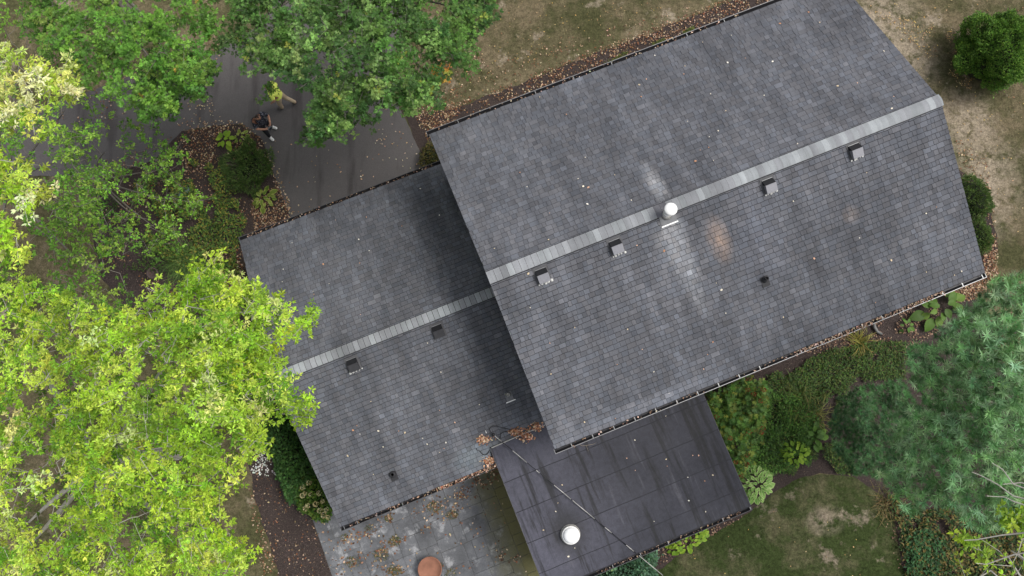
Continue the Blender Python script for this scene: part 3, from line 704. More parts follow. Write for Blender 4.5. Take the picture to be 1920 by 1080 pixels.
tree('yellow_green_tree', 'yellow-green tree with sunlight painted pale into its leaves, reaching in from the upper left edge', at(-160, 330)[:2], [
    dict(poly=[(-40, 95), (40, 85), (85, 118), (135, 128), (140, 175), (112, 205), (82, 225), (105, 262), (60, 245), (-40, 275)], z=(10.5, 12.5), n=52, per=14, leaves=8, len=.095, pal=SUNLIT, spread=.55, gap=-.3, gs=35, wide=.85),
    dict(poly=[(-40, 285), (68, 298), (62, 350), (92, 372), (45, 405), (72, 470), (-40, 495)], z=(10.0, 12.0), n=50, per=14, leaves=8, len=.095, pal=SUNLIT + YEL[:2], spread=.55, gap=-.3, gs=35, wide=.85),
    ], M_PALEBARK, M_LEAF_Y, r_trunk=.16, n_limb=7, split=.7, twig_r=.008)
# dark green pin oak over the drive
T2 = [(425, -60), (925, -60), (915, 30), (908, 66), (890, 105), (862, 140), (835, 175), (795, 198), (782, 226), (748, 192), (722, 172), (702, 190), (692, 212), (645, 238), (612, 248), (572, 262), (575, 228), (590, 200), (570, 165), (540, 132), (495, 128), (465, 120), (445, 98), (425, 75), (440, 40)]
tree('oak_tree', 'dark green oak with pointed lobed leaves overhanging the asphalt drive', at(655, 40)[:2], [
    dict(poly=T2, z=(5.5, 8.5), n=500, per=13, leaves=7, len=.125, tpl=OAK, pal=OAKG, spread=.72, gap=-.20, gs=30, odd=((.30, .34, .06), .008)),
    dict(poly=T2, z=(4.2, 5.5), n=60, per=12, leaves=7, len=.125, tpl=OAK, pal=OAKG[:3], spread=.8, gap=-.15),
    dict(poly=[(565, 205), (650, 215), (615, 250), (575, 265)], z=(5.2, 6), n=14, per=12, leaves=7, len=.125, tpl=OAK, pal=OAKG, spread=.7),
    dict(poly=[(492, 155), (512, 150), (518, 166), (508, 176), (495, 172)], z=(4.6, 5.0), n=8, per=4, leaves=4, len=.10, tpl=OAK, pal=OAKL, spread=.3),
    dict(poly=[(484, 188), (505, 184), (500, 203), (488, 200)], z=(4.4, 4.8), n=2, per=4, leaves=5, len=.10, tpl=OAK, pal=OAKG, spread=.25),
    dict(poly=[(818, 120), (832, 135), (848, 160), (825, 165)], z=(5.2, 5.8), n=5, per=7, leaves=6, len=.13, tpl=OAK, pal=[(.75, .36, .07), (.68, .25, .06), (.7, .45, .12)], spread=.4),
    ], M_BARK, M_LEAF, r_trunk=.2, n_limb=14, split=.55)
# lighter oak at the upper left
T3 = [(45, -60), (430, -60), (412, 30), (398, 95), (380, 160), (335, 188), (302, 212), (255, 205), (195, 165), (150, 130), (100, 100), (62, 55)]
tree('oak_tree', 'mid green oak filling the top left corner beside the drive', at(250, 30)[:2], [
    dict(poly=T3, z=(4.5, 7.5), n=330, per=12, leaves=7, len=.12, tpl=OAK, pal=OAKL, spread=.75, gap=-.1, gs=36, odd=((.45, .30, .06), .004)),
    dict(poly=[(280, 100), (395, 90), (378, 165), (335, 190), (300, 215), (260, 200)], z=(3.6, 4.6), n=70, per=9, leaves=6, len=.14, tpl=OAK, pal=OAKG, spread=.75),
    ], M_BARK, M_LEAF, r_trunk=.17, n_limb=11, split=.5)
# sparse small tree over the left bed
T4 = [(150, 200), (215, 190), (260, 235), (330, 240), (342, 290), (330, 330), (380, 350), (395, 400), (340, 430), (330, 470), (290, 490), (250, 470), (215, 480), (160, 470), (110, 430), (100, 340), (120, 260)]
tree('sparse_tree', 'thin open tree with light green leaves over the leaf-littered bed', at(205, 345)[:2], [
    dict(poly=T4, z=(2.6, 4.6), n=330, per=6, leaves=6, len=.088, pal=MID, spread=.65, gap=-.02, gs=30, wide=1.25),
    ], M_TWIG, M_LEAF, r_trunk=.08, n_limb=12, split=.35, twig_r=.008, limb_mat=M_BARK)
tree('sparse_tree', 'green understorey tree beneath the yellow-green branches at the left edge', at(60, 380)[:2], [
    dict(poly=[(-40, 30), (60, 20), (130, 120), (210, 215), (230, 310), (150, 440), (240, 520), (200, 600), (60, 560), (-40, 560)], z=(3.5, 6.5), n=270, per=9, leaves=6, len=.10, pal=MID, spread=.75, gap=-.12, gs=42, wide=1.1),
    ], M_TWIG, M_LEAF, r_trunk=.1, n_limb=10, split=.4, twig_r=.008, limb_mat=M_BARK)
# twiggy tree reaching in at the lower right corner
YG2 = [(.34, .50, .05), (.26, .42, .045), (.44, .54, .08), (.20, .34, .04)]
tree('branching_tree', 'bare-twigged tree with yellow-green leaves entering the lower right corner', at(1830, 1120)[:2], [
    dict(poly=[(1740, 1040), (1790, 1058), (1830, 1055), (1845, 1010), (1925, 980), (1960, 1000), (1960, 1120), (1780, 1120)], z=(8.5, 10.5), n=22, per=6, leaves=6, len=.10, pal=YG2, spread=.6, gap=-.25, gs=30),
    dict(poly=[(1805, 1010), (1850, 1020), (1845, 1045), (1815, 1040)], z=(9, 10), n=4, per=8, leaves=6, len=.13, pal=YG2, spread=.5),
    dict(poly=[(1885, 960), (1930, 955), (1930, 985), (1890, 980)], z=(10, 10.5), n=6, per=8, leaves=6, len=.13, pal=YG2, spread=.45),
    ], M_PALEBARK, M_LEAF_Y, r_trunk=.12, n_limb=6, split=.6, twig_r=.008)
br = bpy.data.objects['branching_tree']
for pts in ([(1960, 945), (1900, 930), (1870, 908), (1840, 892), (1822, 885)], [(1960, 930), (1900, 908), (1880, 880), (1860, 868)], [(1960, 995), (1880, 1003), (1830, 1012), (1808, 1013)], [(1960, 960), (1900, 940), (1885, 932), (1850, 930)], [(1960, 1030), (1900, 1040), (1850, 1058), (1830, 1056)], [(1950, 915), (1915, 905), (1880, 908)]):
    m = MB(); w = [at(x, y, 11.0 - .004 * (1960 - x)) for x, y in pts]; m.tube(w, np.linspace(.018, .006, len(w)), 6); m.build('branch', M_PALEBARK, br, True)

# ------------------------------------------------------------------ pines
def pine(name, label, base, layers, r_trunk=.2, top=9, n_limb=12):
    root = wroot(name, (base[0], base[1], 0)); tag(root, label, 'tree', 'pines by the back lawn')
    b0 = np.array([base[0], base[1], 0.]); m = MB(); m.tube([b0 - [0, 0, .1], b0 + [0, 0, top * .5], b0 + [0, 0, top]], [r_trunk, r_trunk * .7, r_trunk * .2], 10); m.build('trunk', M_BARK, root, True)
    segs = []; allP = []
    for L in layers:
        sp = L['sp']; lo, hi = np.min(L['poly'], 0), np.max(L['poly'], 0)      # tufts keep their distance from one another
        gx, gy = np.meshgrid(np.arange(lo[0], hi[0], sp), np.arange(lo[1], hi[1], sp * .87)); gx = gx + (np.arange(gx.shape[0]) % 2)[:, None] * sp / 2
        P = np.stack([gx.ravel(), gy.ravel()], -1); P = P + rng.normal(0, sp * .3, P.shape); P = P[poly_mask(L['poly'], P)]; q = nz(P, 1 / L.get('gs', 40.), 3.1); P = P[q > L.get('gap', -1)]
        z0, z1 = L['z']; lump = np.clip(nz(P, 1 / 40., 21.) * .75 + .5, 0, 1)
        # higher towards the trunk, with lumps: boughs one above the other
        tx = np.array(L['top']); u = np.clip(np.linalg.norm(P - tx, axis=1) / L['ext'], 0, 1)
        z = z0 + (z1 - z0) * (1 - u) ** .8 + lump * 1.0 + rng.normal(0, .06, len(P))
        C = at(P[:, 0], P[:, 1], z); out = C - b0; out[:, 2] = 0; out = unit(out) * .8 + np.array([0, 0, .55])
        ax = unit(out + rng.normal(0, .45, C.shape))
        k = L['needles']; M = len(C) * k
        d = unit(np.repeat(ax, k, 0) * .35 + rand_dir(M, -.1, .6)); nrm = unit(np.array([0, 0, 1.]) + rng.normal(0, .35, (M, 3)))
        c = pick(L['pal'], len(C), .17); hi = np.clip((lump - .35) * 1.3, 0, 1)[:, None]
        col = np.repeat(c, k, 0) * rng.normal(1, .14, (M, 1))
        scatter('crown', TRI, np.repeat(C, k, 0), d, nrm, L['len'] * rng.uniform(.7, 1.15, M), np.clip(col, .004, .9), M_NEEDLE, root, L.get('wide', 1.))
        segs += [(c_ - a_ * .22, c_ + a_ * .02, .008, .005) for c_, a_ in zip(C, ax)]
        allP.append(C)
    A = np.concatenate(allP)
    for i in rng.choice(len(A), n_limb, replace=False):
        e = A[i] - [0, 0, .35]; p0 = b0 + [0, 0, max(1., min(top, e[2] - .6))]
        m = MB(); m.tube(bez(p0, e, -.1, 6), np.linspace(.055, .012, 6), 6); m.build('bough', M_BARK, root, True)
    tubes('twigs', segs, M_PTWIG, root, 4)['kind'] = 'stuff'
    return root
M_PTWIG = plain('pine_twig', (.075, .075, .04), .9)
PIN = [(.19, .36, .155), (.25, .44, .215), (.13, .27, .10), (.33, .52, .29)]
PIN2 = [(.085, .19, .075), (.11, .23, .095), (.065, .15, .06)]
P1 = [(1960, 500), (1862, 525), (1832, 560), (1792, 588), (1762, 608), (1752, 640), (1706, 650), (1702, 698), (1716, 738), (1700, 772), (1680, 828), (1700, 858), (1648, 890), (1680, 930), (1708, 968), (1742, 940), (1790, 958), (1826, 990), (1852, 1000), (1900, 982), (1960, 965)]
pine('pine_tree', 'tall blue-green pine with feathery needles on the right edge', at(1800, 790)[:2], [
    dict(poly=P1, z=(6.0, 10.5), sp=12.5, needles=26, len=.20, pal=PIN, top=(1960, 720), ext=330, gap=-.42, gs=38, wide=2.3),
    dict(poly=P1, z=(5.0, 9.0), sp=15, needles=26, len=.19, pal=PIN2, top=(1960, 720), ext=330, wide=1.9)], .2, 9.5)  # under layer of darker needles, shade between tufts put into their colour
pine('pine_tree', 'smaller dark green pine at the left of the tall pine by the lawn', at(1640, 800)[:2], [
    dict(poly=[(1552, 802), (1576, 742), (1618, 722), (1690, 712), (1720, 760), (1715, 830), (1690, 880), (1642, 896), (1600, 888), (1568, 850)], z=(1.6, 3.2), sp=7, needles=34, len=.15, pal=PIN2, top=(1650, 800), ext=110, gap=-.45, gs=34, wide=2.2)], .09, 2.6, 6)

# ------------------------------------------------------------------ shrubs and plants
def shrub(name, label, px, py, rx, ry, h, n, ln, pal, tpl=LEAFS, zc=None, rot=0., group=None, cat='shrub', lump=.16, up=(-.2, .9), wide=1., core=.8, mat=None):
    """rounded shrub: stems, a core painted dark for inner shade and leaves through its outer shell"""
    c = at(px, py, h * .5); c[2] = 0; root = wroot(name, c); tag(root, label, cat, group)
    d = rand_dir(n, -.15, 1.0); lum = 1 + 2.2 * lump * nz(d * 1.0, 1.7, px * .37) + .22 * nz(d, 5., py * .31); rad = rng.uniform(.82, 1.03, n) ** .7
    P = d * np.array([rx, ry, h * .62]) * (lum * rad)[:, None]
    cr, sr = math.cos(rot), math.sin(rot); P[:, :2] = np.stack([P[:, 0] * cr - P[:, 1] * sr, P[:, 0] * sr + P[:, 1] * cr], -1)
    P += c + [0, 0, h * .38]; P[:, 2] = np.maximum(P[:, 2], .04)
    ld = unit(d * .8 + rand_dir(n, *up) * .9); nrm = unit(np.array([0, 0, 1.]) + d * .4 + rng.normal(0, .4, (n, 3)))
    col = pick(pal, n, .16) * (1 + .25 * nz(d, 3.5, px * .2 + 5))[:, None]
    scatter('foliage', tpl, P, ld, nrm, ln * rng.uniform(.6, 1.2, n), np.clip(col, .004, .9), mat or M_LEAF, root, wide)
    segs = [(c + rng.normal(0, .05, 3) * [1, 1, 0], P[i] - d[i] * .05, .009, .004) for i in rng.choice(n, min(n, 60), replace=False)]
    tubes('stems', segs, M_TWIG, root, 4)['kind'] = 'stuff'
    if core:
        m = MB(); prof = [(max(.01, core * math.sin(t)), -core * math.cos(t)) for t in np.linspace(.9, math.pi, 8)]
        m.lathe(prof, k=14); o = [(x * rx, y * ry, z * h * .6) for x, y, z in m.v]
        m.v = [(x * cr - y * sr + c[0], x * sr + y * cr + c[1], max(.01, z + h * .38)) for x, y, z in o]; m.build('dark_core', M_CORE, root, True)  # near-black filler core, the inside's shade is put into its colour
    return root
DK = [(.06, .115, .03), (.09, .155, .038), (.042, .08, .022), (.13, .19, .052)]
shrub('round_shrub', 'large clipped round green shrub on the dry lawn near the roof gable', 1872, 92, 1.32, 1.32, 2.1, 30000, .085, [(.08, .175, .028), (.115, .235, .038), (.052, .12, .02), (.17, .30, .05)], LEAF, cat='shrub', lump=.14)
shrub('yew_shrub', 'dense dark green yew mound beside the drive', 468, 312, .72, .92, .85, 7500, .105, DK, LEAFS, lump=.3, core=.55, wide=.6, rot=.3)
shrub('leafy_shrub', 'broad dark green leafy shrub against the side of the wing', 548, 846, .75, 1.35, 1.1, 5200, .11, [(.055, .13, .033), (.08, .17, .045), (.04, .095, .027)], ROUND, rot=.25)
shrub('flowering_shrub', 'green shrub with cream flower heads at the patio corner', 588, 928, .5, .85, .8, 2600, .10, [(.06, .13, .025), (.09, .17, .03), (.13, .20, .035)], ROUND, rot=.3)
fs_ = bpy.data.objects['flowering_shrub']
for i, (x, y) in enumerate(((579, 905), (568, 914), (572, 925), (583, 927), (567, 929), (577, 948), (592, 945), (600, 957), (612, 956), (607, 966), (615, 970), (573, 953), (598, 925), (605, 940))):
    c = at(x, y, .82 + .1 * random.random()); n = 60; d = rand_dir(n, -.2, 1); r = random.uniform(.045, .075)
    scatter('flower_head', PETAL, c + d * r, d + rand_dir(n) * .6, d, .035, pick([(.62, .56, .34), (.7, .66, .45), (.55, .47, .25)], n, .1), M_FLOWER, fs_)
shrub('gable_shrub', 'dark green rounded shrub tucked under the right gable edge', 1822, 372, .62, .8, 1.0, 5200, .075, DK + [(.07, .11, .03)], LEAFS, rot=.4)
shrub('gable_shrub', 'lower dark leafy shrub by the leaf litter at the right gable corner', 1836, 442, .36, .6, .7, 2400, .08, DK + [(.08, .12, .03)], LEAFS, rot=.3)
shrub('corner_shrub', 'small yellowing shrub between the drive and the main roof corner', 816, 296, .5, .6, .6, 2200, .075, [(.075, .085, .02), (.11, .10, .03), (.05, .06, .018), (.15, .11, .035)], LEAFS)
shrub('blue_green_shrub', 'blue-green round-leaved shrub below the flat roof gutter', 1168, 1068, 1.15, .6, 1.5, 5200, .10, [(.10, .20, .12), (.14, .26, .16), (.07, .14, .085)], ROUND, rot=.3, core=.7)
for x, y, h in ((1107, 1046, 2.6), (1118, 1066, 2.5), (1092, 1072, 2.5), (1145, 1062, 2.0)):
    c = at(x, y, h - .3); n = 110; t = rng.uniform(0, 1, n); P = c + np.stack([rng.normal(0, .07, n), rng.normal(0, .07, n), t * .7 - .5], -1)
    scatter('sprout', ROUND, P, rand_dir(n, -.1, .5), unit(np.array([0, 0, 1.]) + rng.normal(0, .3, (n, 3))), .085, pick([(.13, .25, .13), (.18, .34, .12), (.10, .20, .11)], n), M_LEAF, bpy.data.objects['blue_green_shrub'])['kind'] = 'stuff'
# oak-leaved hydrangea with rusty flower heads along the flat roof
def patch(name, label, poly, n, ln, pal, tpl, zr, kind=None, cat=None, gap=None, gs=30, wide=1., up=(-.2, .6), group=None, mat=None, nj=.35):
    P = sample_poly(poly, n)
    if gap is not None: P = P[nz(P, 1 / gs, 7.7) > gap]
    z = zr[0] + (zr[1] - zr[0]) * np.clip(.5 + .6 * nz(P, 1 / 22., 2.2) + rng.normal(0, .22, len(P)), 0, 1); w = at(P[:, 0], P[:, 1], z)
    n = len(P); col = pick(pal, n, .15) * (1 + .3 * nz(P, 1 / 30., 31.))[:, None]
    root = wroot(name, (*w.mean(0)[:2], 0)) if not kind else None
    o = scatter('foliage' if root else name, tpl, w, rand_dir(n, *up), unit(np.array([0, 0, 1.]) + rng.normal(0, nj, (n, 3))), ln * rng.uniform(.6, 1.25, n), np.clip(col, .004, .9), mat or M_LEAF, root, wide)
    if root:
        tag(root, label, cat, group); tubes('stems', [((w[i][0] + rng.normal(0, .1), w[i][1] + rng.normal(0, .1), 0), w[i], .008, .004) for i in rng.choice(n, min(80, n), replace=False)], M_TWIG, root, 4)['kind'] = 'stuff'
        return root, w
    tag(o, label, cat, group, kind); return o, w
HY = [(1322, 748), (1400, 706), (1440, 718), (1436, 770), (1424, 830), (1402, 890), (1384, 892), (1358, 830)]
hy, w = patch('hydrangea', 'lobed-leaf hydrangea with rust red flower heads beside the flat roof', HY, 1500, .20, [(.085, .18, .04), (.12, .23, .045), (.06, .13, .03), (.10, .20, .04), (.20, .25, .045)], OAK, (.3, 1.1), cat='shrub', wide=1.2)
for x, y in ((1404, 712), (1402, 731), (1413, 739), (1431, 731), (1426, 752), (1344, 781), (1431, 803), (1427, 811), (1405, 810), (1369, 822), (1400, 853), (1401, 871), (1391, 892), (1380, 866)):
    c = at(x, y, 1.15); n = 34; d = rand_dir(n, -.2, 1)
    scatter('flower_head', PETAL, c + d * [.07, .05, .05], d + rand_dir(n) * .6, d, .038, pick([(.26, .07, .03), (.33, .11, .05), (.20, .06, .03)], n, .15), M_FLOWER, hy)
GC1 = [(1440, 705), (1500, 680), (1560, 655), (1640, 640), (1700, 640), (1700, 710), (1600, 715), (1570, 770), (1585, 850), (1610, 890), (1540, 886), (1490, 890), (1440, 880), (1425, 860), (1432, 790)]
patch('ground_cover', 'low dark green ground cover filling the bed behind the main roof', GC1, 15000, .095, [(.055, .11, .026), (.085, .16, .034), (.04, .08, .022), (.12, .15, .04)], LEAFS, (.03, .22), kind='stuff', gap=-.32, gs=40)
patch('ground_cover', 'bright green ground cover under the hydrangea by the lawn', [(1430, 740), (1500, 735), (1545, 800), (1520, 870), (1450, 890), (1410, 870), (1430, 800)], 5200, .10, [(.085, .19, .035), (.125, .25, .045), (.06, .13, .028)], LEAFS, (.05, .30), kind='stuff', gap=-.3)
GC2 = [(1660, 925), (1720, 960), (1780, 950), (1830, 985), (1960, 960), (1960, 1130), (1700, 1130), (1695, 1060), (1686, 985)]
patch('ground_cover', 'dark broad-leaved ground cover with yellowing leaves at the lower right', GC2, 9500, .12, [(.04, .085, .024), (.06, .11, .03), (.03, .06, .02), (.15, .13, .035), (.2, .15, .055)], LEAFS, (.03, .3), kind='stuff', gap=-.35, wide=1.2)
patch('fern_patch', 'dark green fern-like clump along the lower right lawn edge', [(1700, 1005), (1740, 990), (1775, 1020), (1755, 1080), (1720, 1110), (1698, 1060)], 1000, .13, [(.04, .11, .04), (.055, .145, .05)], LEAFS, (.05, .35), cat='plant')
patch('perennial_plants', 'mixed dark green perennials in the bed in front of the wing', [(300, 330), (360, 300), (420, 300), (445, 350), (450, 400), (470, 420), (440, 470), (450, 520), (380, 520), (300, 480), (240, 420), (250, 340)], 9000, .105, [(.08, .15, .03), (.11, .20, .04), (.055, .105, .025), (.16, .22, .045), (.24, .22, .045)], LEAF, (.05, .45), kind='stuff', gap=-.12, gs=26)
patch('perennial_plants', 'low green growth in the left bed under the open tree', [(180, 380), (300, 340), (330, 430), (300, 520), (230, 500)], 1700, .10, [(.06, .12, .025), (.09, .16, .03), (.045, .08, .02)], LEAF, (.05, .4), kind='stuff', gap=.05, gs=26)
for lab, poly in (('largest yellow-green plant in the leaf strip by the front gutter', [(1135, 118), (1175, 95), (1180, 105), (1140, 125)]), ('middle yellow-green plant of the leaf strip by the front gutter', [(1222, 82), (1245, 72), (1248, 80), (1226, 88)]), ('small yellow-green plant nearest the top edge in the front leaf strip', [(1280, 60), (1300, 50), (1302, 58), (1284, 66)])):
    patch('low_plant', lab, poly, 260, .07, [(.12, .15, .03), (.16, .17, .04), (.08, .12, .025)], LEAFS, (.03, .15), cat='plant', group='small plants along the front gutter')

# grassy clumps
def grass_clump(name, label, px, py, n, ln, pal, spread=.18, wide=1.4, lean=None):
    c = at(px, py, .1); c[2] = 0; root = wroot(name, c); tag(root, label, 'plant', 'grassy clumps in the beds')
    d = rand_dir(n, .12, .75)
    if lean is not None: d = unit(d + np.array([*lean, 0]))
    P = c + rng.normal(0, spread, (n, 3)) * [1, 1, 0]
    # two-piece arching blades
    s = ln * rng.uniform(.6, 1.15, n); col = pick(pal, n, .16)
    scatter('blades', BLADE, P, d, unit(np.array([0, 0, 1.]) + rng.normal(0, .15, (n, 3))), s, col, M_LEAF, root, wide)['kind'] = 'stuff'
    d2 = unit(d * [1, 1, -.15]); scatter('blade_tips', BLADE, P + d * s[:, None] * .85, d2, unit(np.array([0, 0, 1.]) + rng.normal(0, .1, (n, 3))), s * .5, col * 1.1, M_LEAF, root, wide)['kind'] = 'stuff'
GRS = [(.10, .17, .045), (.14, .22, .06), (.07, .13, .035)]
grass_clump('ornamental_grass', 'fine dark ornamental grass clump above the yellow-green tree', 348, 492, 460, .62, GRS, .22, .55)
grass_clump('daylily_clump', 'arching grassy clump in the middle of the rear bed', 1492, 748, 260, .55, [(.09, .14, .03), (.13, .16, .035), (.06, .10, .025)], .25, .8)
grass_clump('daylily_clump', 'drooping grassy clump nearer the small pine', 1530, 778, 90, .6, [(.13, .15, .035), (.20, .19, .06)], .15, .6)
grass_clump('daylily_clump', 'bright green grassy clump left of the hosta by the lawn', 1442, 836, 240, .5, [(.05, .11, .03), (.07, .14, .035)], .2, .7)
grass_clump('daylily_clump', 'yellowing strappy clump below the main gutter', 1612, 640, 90, .5, [(.20, .19, .04), (.26, .22, .05), (.12, .14, .03)], .10, .8)
grass_clump('daylily_clump', 'brown-tipped grassy clump at the edge of the lower right lawn', 1668, 945, 160, .38, [(.17, .13, .05), (.22, .17, .07), (.08, .09, .03)], .25, .8)

# hostas: every leaf is an object of its own, the meshes are shared
def hosta_mesh(name, cols, edge=None):
    N = 7; vs = []; cl = []
    for i in range(N):
        t = i / (N - 1); w = .36 * (math.sin(math.pi * min(1, t * .93 + .05)) ** .8) * (1.15 - .45 * t); w = 0.02 if i == N - 1 else max(w, .03)
        for j in (-1, -.5, 0, .5, 1):
            vs.append((t, j * w, .05 * abs(j) + .22 * t - .36 * t * t + .012 * math.sin(t * 18))); cl.append(edge if (edge is not None and abs(j) == 1) else cols)
    fs = np.array([(i * 5 + j, (i + 1) * 5 + j, (i + 1) * 5 + j + 1, i * 5 + j + 1) for i in range(N - 1) for j in range(4)])
    me = np_mesh(name, np.array(vs), fs, 4, np.array(cl)); me.polygons.foreach_set('use_smooth', np.ones(len(fs), bool)); me.materials.append(M_LEAF)
    return me
HM = {'lime': [hosta_mesh('leaf', c) for c in ((.22, .36, .03), (.28, .42, .04), (.16, .29, .025))],
      'gold': [hosta_mesh('leaf', c, e) for c, e in (((.17, .24, .04), (.42, .45, .12)), ((.26, .33, .06), (.5, .52, .18)), ((.12, .2, .03), (.35, .38, .09)))],
      'var': [hosta_mesh('leaf', c, e) for c, e in (((.19, .36, .08), (.48, .58, .26)), ((.24, .42, .10), (.58, .66, .34)), ((.14, .29, .06), (.40, .50, .20)))],
      'green': [hosta_mesh('leaf', c) for c in ((.075, .16, .025), (.10, .20, .03), (.055, .12, .02))],
      'big': [hosta_mesh('leaf', c) for c in ((.085, .17, .025), (.13, .22, .035), (.06, .12, .02))]}
def hosta(label, px, py, kind, n, ln, rad, h=.35, squash=(1, 1), rot=0.):
    c = at(px, py, h * .6); c[2] = 0; root = wroot('hosta', c); tag(root, label, 'hosta', 'hostas in the beds')
    for i in range(n):
        t = (i + .5) / n; a = i * 2.399 + random.uniform(-.3, .3); r = rad * math.sqrt(t) * .75
        x, y = r * math.cos(a) * squash[0], r * math.sin(a) * squash[1]; x, y = x * math.cos(rot) - y * math.sin(rot), x * math.sin(rot) + y * math.cos(rot)
        o = link('leaf', HM[kind][random.randrange(3)], None, root)
        sc = ln * random.uniform(.7, 1.15) * (.75 + .35 * t)
        o.location = (c[0] + x, c[1] + y, h * (1.05 - .75 * t) + random.uniform(-.03, .03)); o.rotation_euler = (random.uniform(-.25, .25), random.uniform(-.5, .05) + .55 * t, math.atan2(y, x) + random.uniform(-.35, .35)); o.scale = (sc, sc, sc)
hosta('lime green hosta in the leaf litter at the tip of the bed', 421, 262, 'lime', 13, .26, .26)
hosta('smaller yellow-green hosta next to the yew and the drive', 452, 258, 'gold', 14, .2, .27)
hosta('gold-edged hosta below the yew near the wing gutter', 494, 372, 'gold', 26, .24, .40)
hosta('large cream-edged hosta at the corner of the flat roof', 1420, 908, 'var', 120, .2, .6, .5, (.95, 1.3), -.4)
hosta('bright green hosta in front of the rear lawn', 1492, 850, 'lime', 50, .2, .5, .4, (1.2, .9))
hosta('round-leaved green hosta beside the small pine', 1525, 818, 'green', 22, .3, .42, .4)
hosta('big-leaved hosta under the right end of the rear gutter', 1765, 574, 'big', 22, .48, .62, .5, (1.5, .8), .4)
hosta('lime green plant with round leaves in front of the flat roof gutter', 1290, 1014, 'lime', 64, .2, .62, .4, (1.5, .6), .45)
hosta('small green hosta in the shaded bed left of the tall pine', 1700, 610, 'green', 8, .2, .2)

# ------------------------------------------------------------------ patio of bluestone flags, each stone an object
patio = MB(); patio.box((-11.5, -7.2, .012), (6.62, 6.2, .024))
PA = patio.build('patio', plain('patio_sand', (.13, .13, .125), .95, 0, .4, 8)); PA.location = (HC[0], HC[1], 0); PA.rotation_euler = (0, 0, YAW); tag(PA, kind='structure')
_r = random.Random(11); stones = []
def split(x0, y0, x1, y1):
    w, h = x1 - x0, y1 - y0
    if w <= .95 and h <= .95 and (w * h < .42 or _r.random() < .35) or (w < .62 and h < .62): stones.append((x0, y0, x1, y1)); return
    if w > h * 1.15 or (w > h * .87 and _r.random() < .5):
        c = x0 + w * _r.choice((.33, .4, .5, .6, .67)); split(x0, y0, c, y1); split(c, y0, x1, y1)
    else:
        c = y0 + h * _r.choice((.33, .4, .5, .6, .67)); split(x0, y0, x1, c); split(x0, c, x1, y1)
split(-14.80, -9.6, -8.75, -4.35)
y = -9.6
while y < -4.4:                                    # the straight mossy course along the flat roof wall
    h = _r.uniform(.35, .6); stones.append((-8.75, y, -8.22, min(y + h, -4.35))); y += h
for x0, y0, x1, y1 in stones:
    g = .003 + _r.random() * .005; h = .038 + _r.random() * .006; c = .012; tl = _r.uniform(-.004, .004)
    m = MB(); lo = [(x0 + g, y0 + g), (x1 - g, y0 + g), (x1 - g, y1 - g), (x0 + g, y1 - g)]
    cx, cy = (x0 + x1) / 2, (y0 + y1) / 2
    j = [(_r.uniform(-.006, .006), _r.uniform(-.006, .006)) for _ in range(4)]
    bot = [(x + a, y_ + b, .02) for (x, y_), (a, b) in zip(lo, j)]; mid = [(x + a, y_ + b, h - .006) for (x, y_), (a, b) in zip(lo, j)]
    top = [(x + a + (c if x < cx else -c) * .5, y_ + b + (c if y_ < cy else -c) * .5, h + (tl if x < cx else -tl)) for (x, y_), (a, b) in zip(lo, j)]
    m.add(bot + mid + top, [(0, 1, 5, 4), (1, 2, 6, 5), (2, 3, 7, 6), (3, 0, 4, 7), (4, 5, 9, 8), (5, 6, 10, 9), (6, 7, 11, 10), (7, 4, 8, 11), (8, 9, 10, 11)])
    m.build('paving_stone', M_STONE, PA)

# ------------------------------------------------------------------ loose stuff on the ground
LITTER = [(.20, .115, .065), (.28, .17, .10), (.14, .075, .042), (.40, .28, .18), (.22, .09, .045), (.10, .055, .034), (.5, .38, .26)]
def litter(name, label, parts, pal=LITTER, ln=.064, z=.03, mat=None, tpl=ROUND, w=None, kind='stuff'):
    P = []; 
    for poly, n, gap in parts:
        p = sample_poly(poly, n)
        if gap is not None: p = p[nz(p, 1 / 28., 4.4) > gap]
        P.append(p)
    P = np.concatenate(P); n = len(P); X = at(P[:, 0], P[:, 1], z + rng.uniform(0, .02, n))
    o = scatter(name, tpl, X, rand_dir(n, -.12, .25), unit(np.array([0, 0, 1.]) + rng.normal(0, .33, (n, 3))), ln * rng.uniform(.55, 1.2, n), pick(pal, n, .2, w=w), mat or M_DRYLEAF)
    return tag(o, label, 'leaves', kind=kind)
STRIP = [(770, 205), (850, 195), (960, 155), (1100, 100), (1250, 42), (1400, -18), (1500, -55), (1500, 10), (1100, 150), (900, 235), (800, 262)]
litter('leaf_litter', 'brown fallen leaves along the front gutter strip', [(STRIP, 3600, -.25), ([(780, 190), (1000, 90), (1300, 10), (1420, -40), (1440, -10), (1100, 130), (820, 240)], 500, None), ([(770, 160), (850, 190), (860, 240), (800, 260)], 500, None), ([(800, 270), (830, 265), (840, 310), (805, 310)], 260, None), ([(740, 20), (900, 0), (920, 120), (830, 200)], 500, 0.)])
litter('leaf_litter', 'tan fallen leaves covering the planting bed left of the wing', [([(345, 242), (455, 230), (492, 262), (480, 300), (400, 320), (330, 330)], 1100, -.2), ([(200, 300), (340, 250), (540, 410), (560, 440), (470, 470), (460, 560), (300, 560), (180, 480)], 2600, -.1), ([(470, 380), (520, 345), (546, 412), (580, 430), (480, 450)], 900, None), ([(440, 455), (470, 540), (480, 560), (430, 560), (400, 500)], 500, None), ([(0, 80), (420, 60), (400, 160), (100, 260)], 900, -.05)])
litter('leaf_litter', 'scattered leaves and debris on the mulch beside the patio', [([(450, 830), (600, 900), (620, 1000), (640, 1120), (520, 1120), (480, 960)], 330, None), ([(480, 940), (500, 1000), (520, 1060), (540, 1140), (500, 1140), (462, 900)], 260, None)])
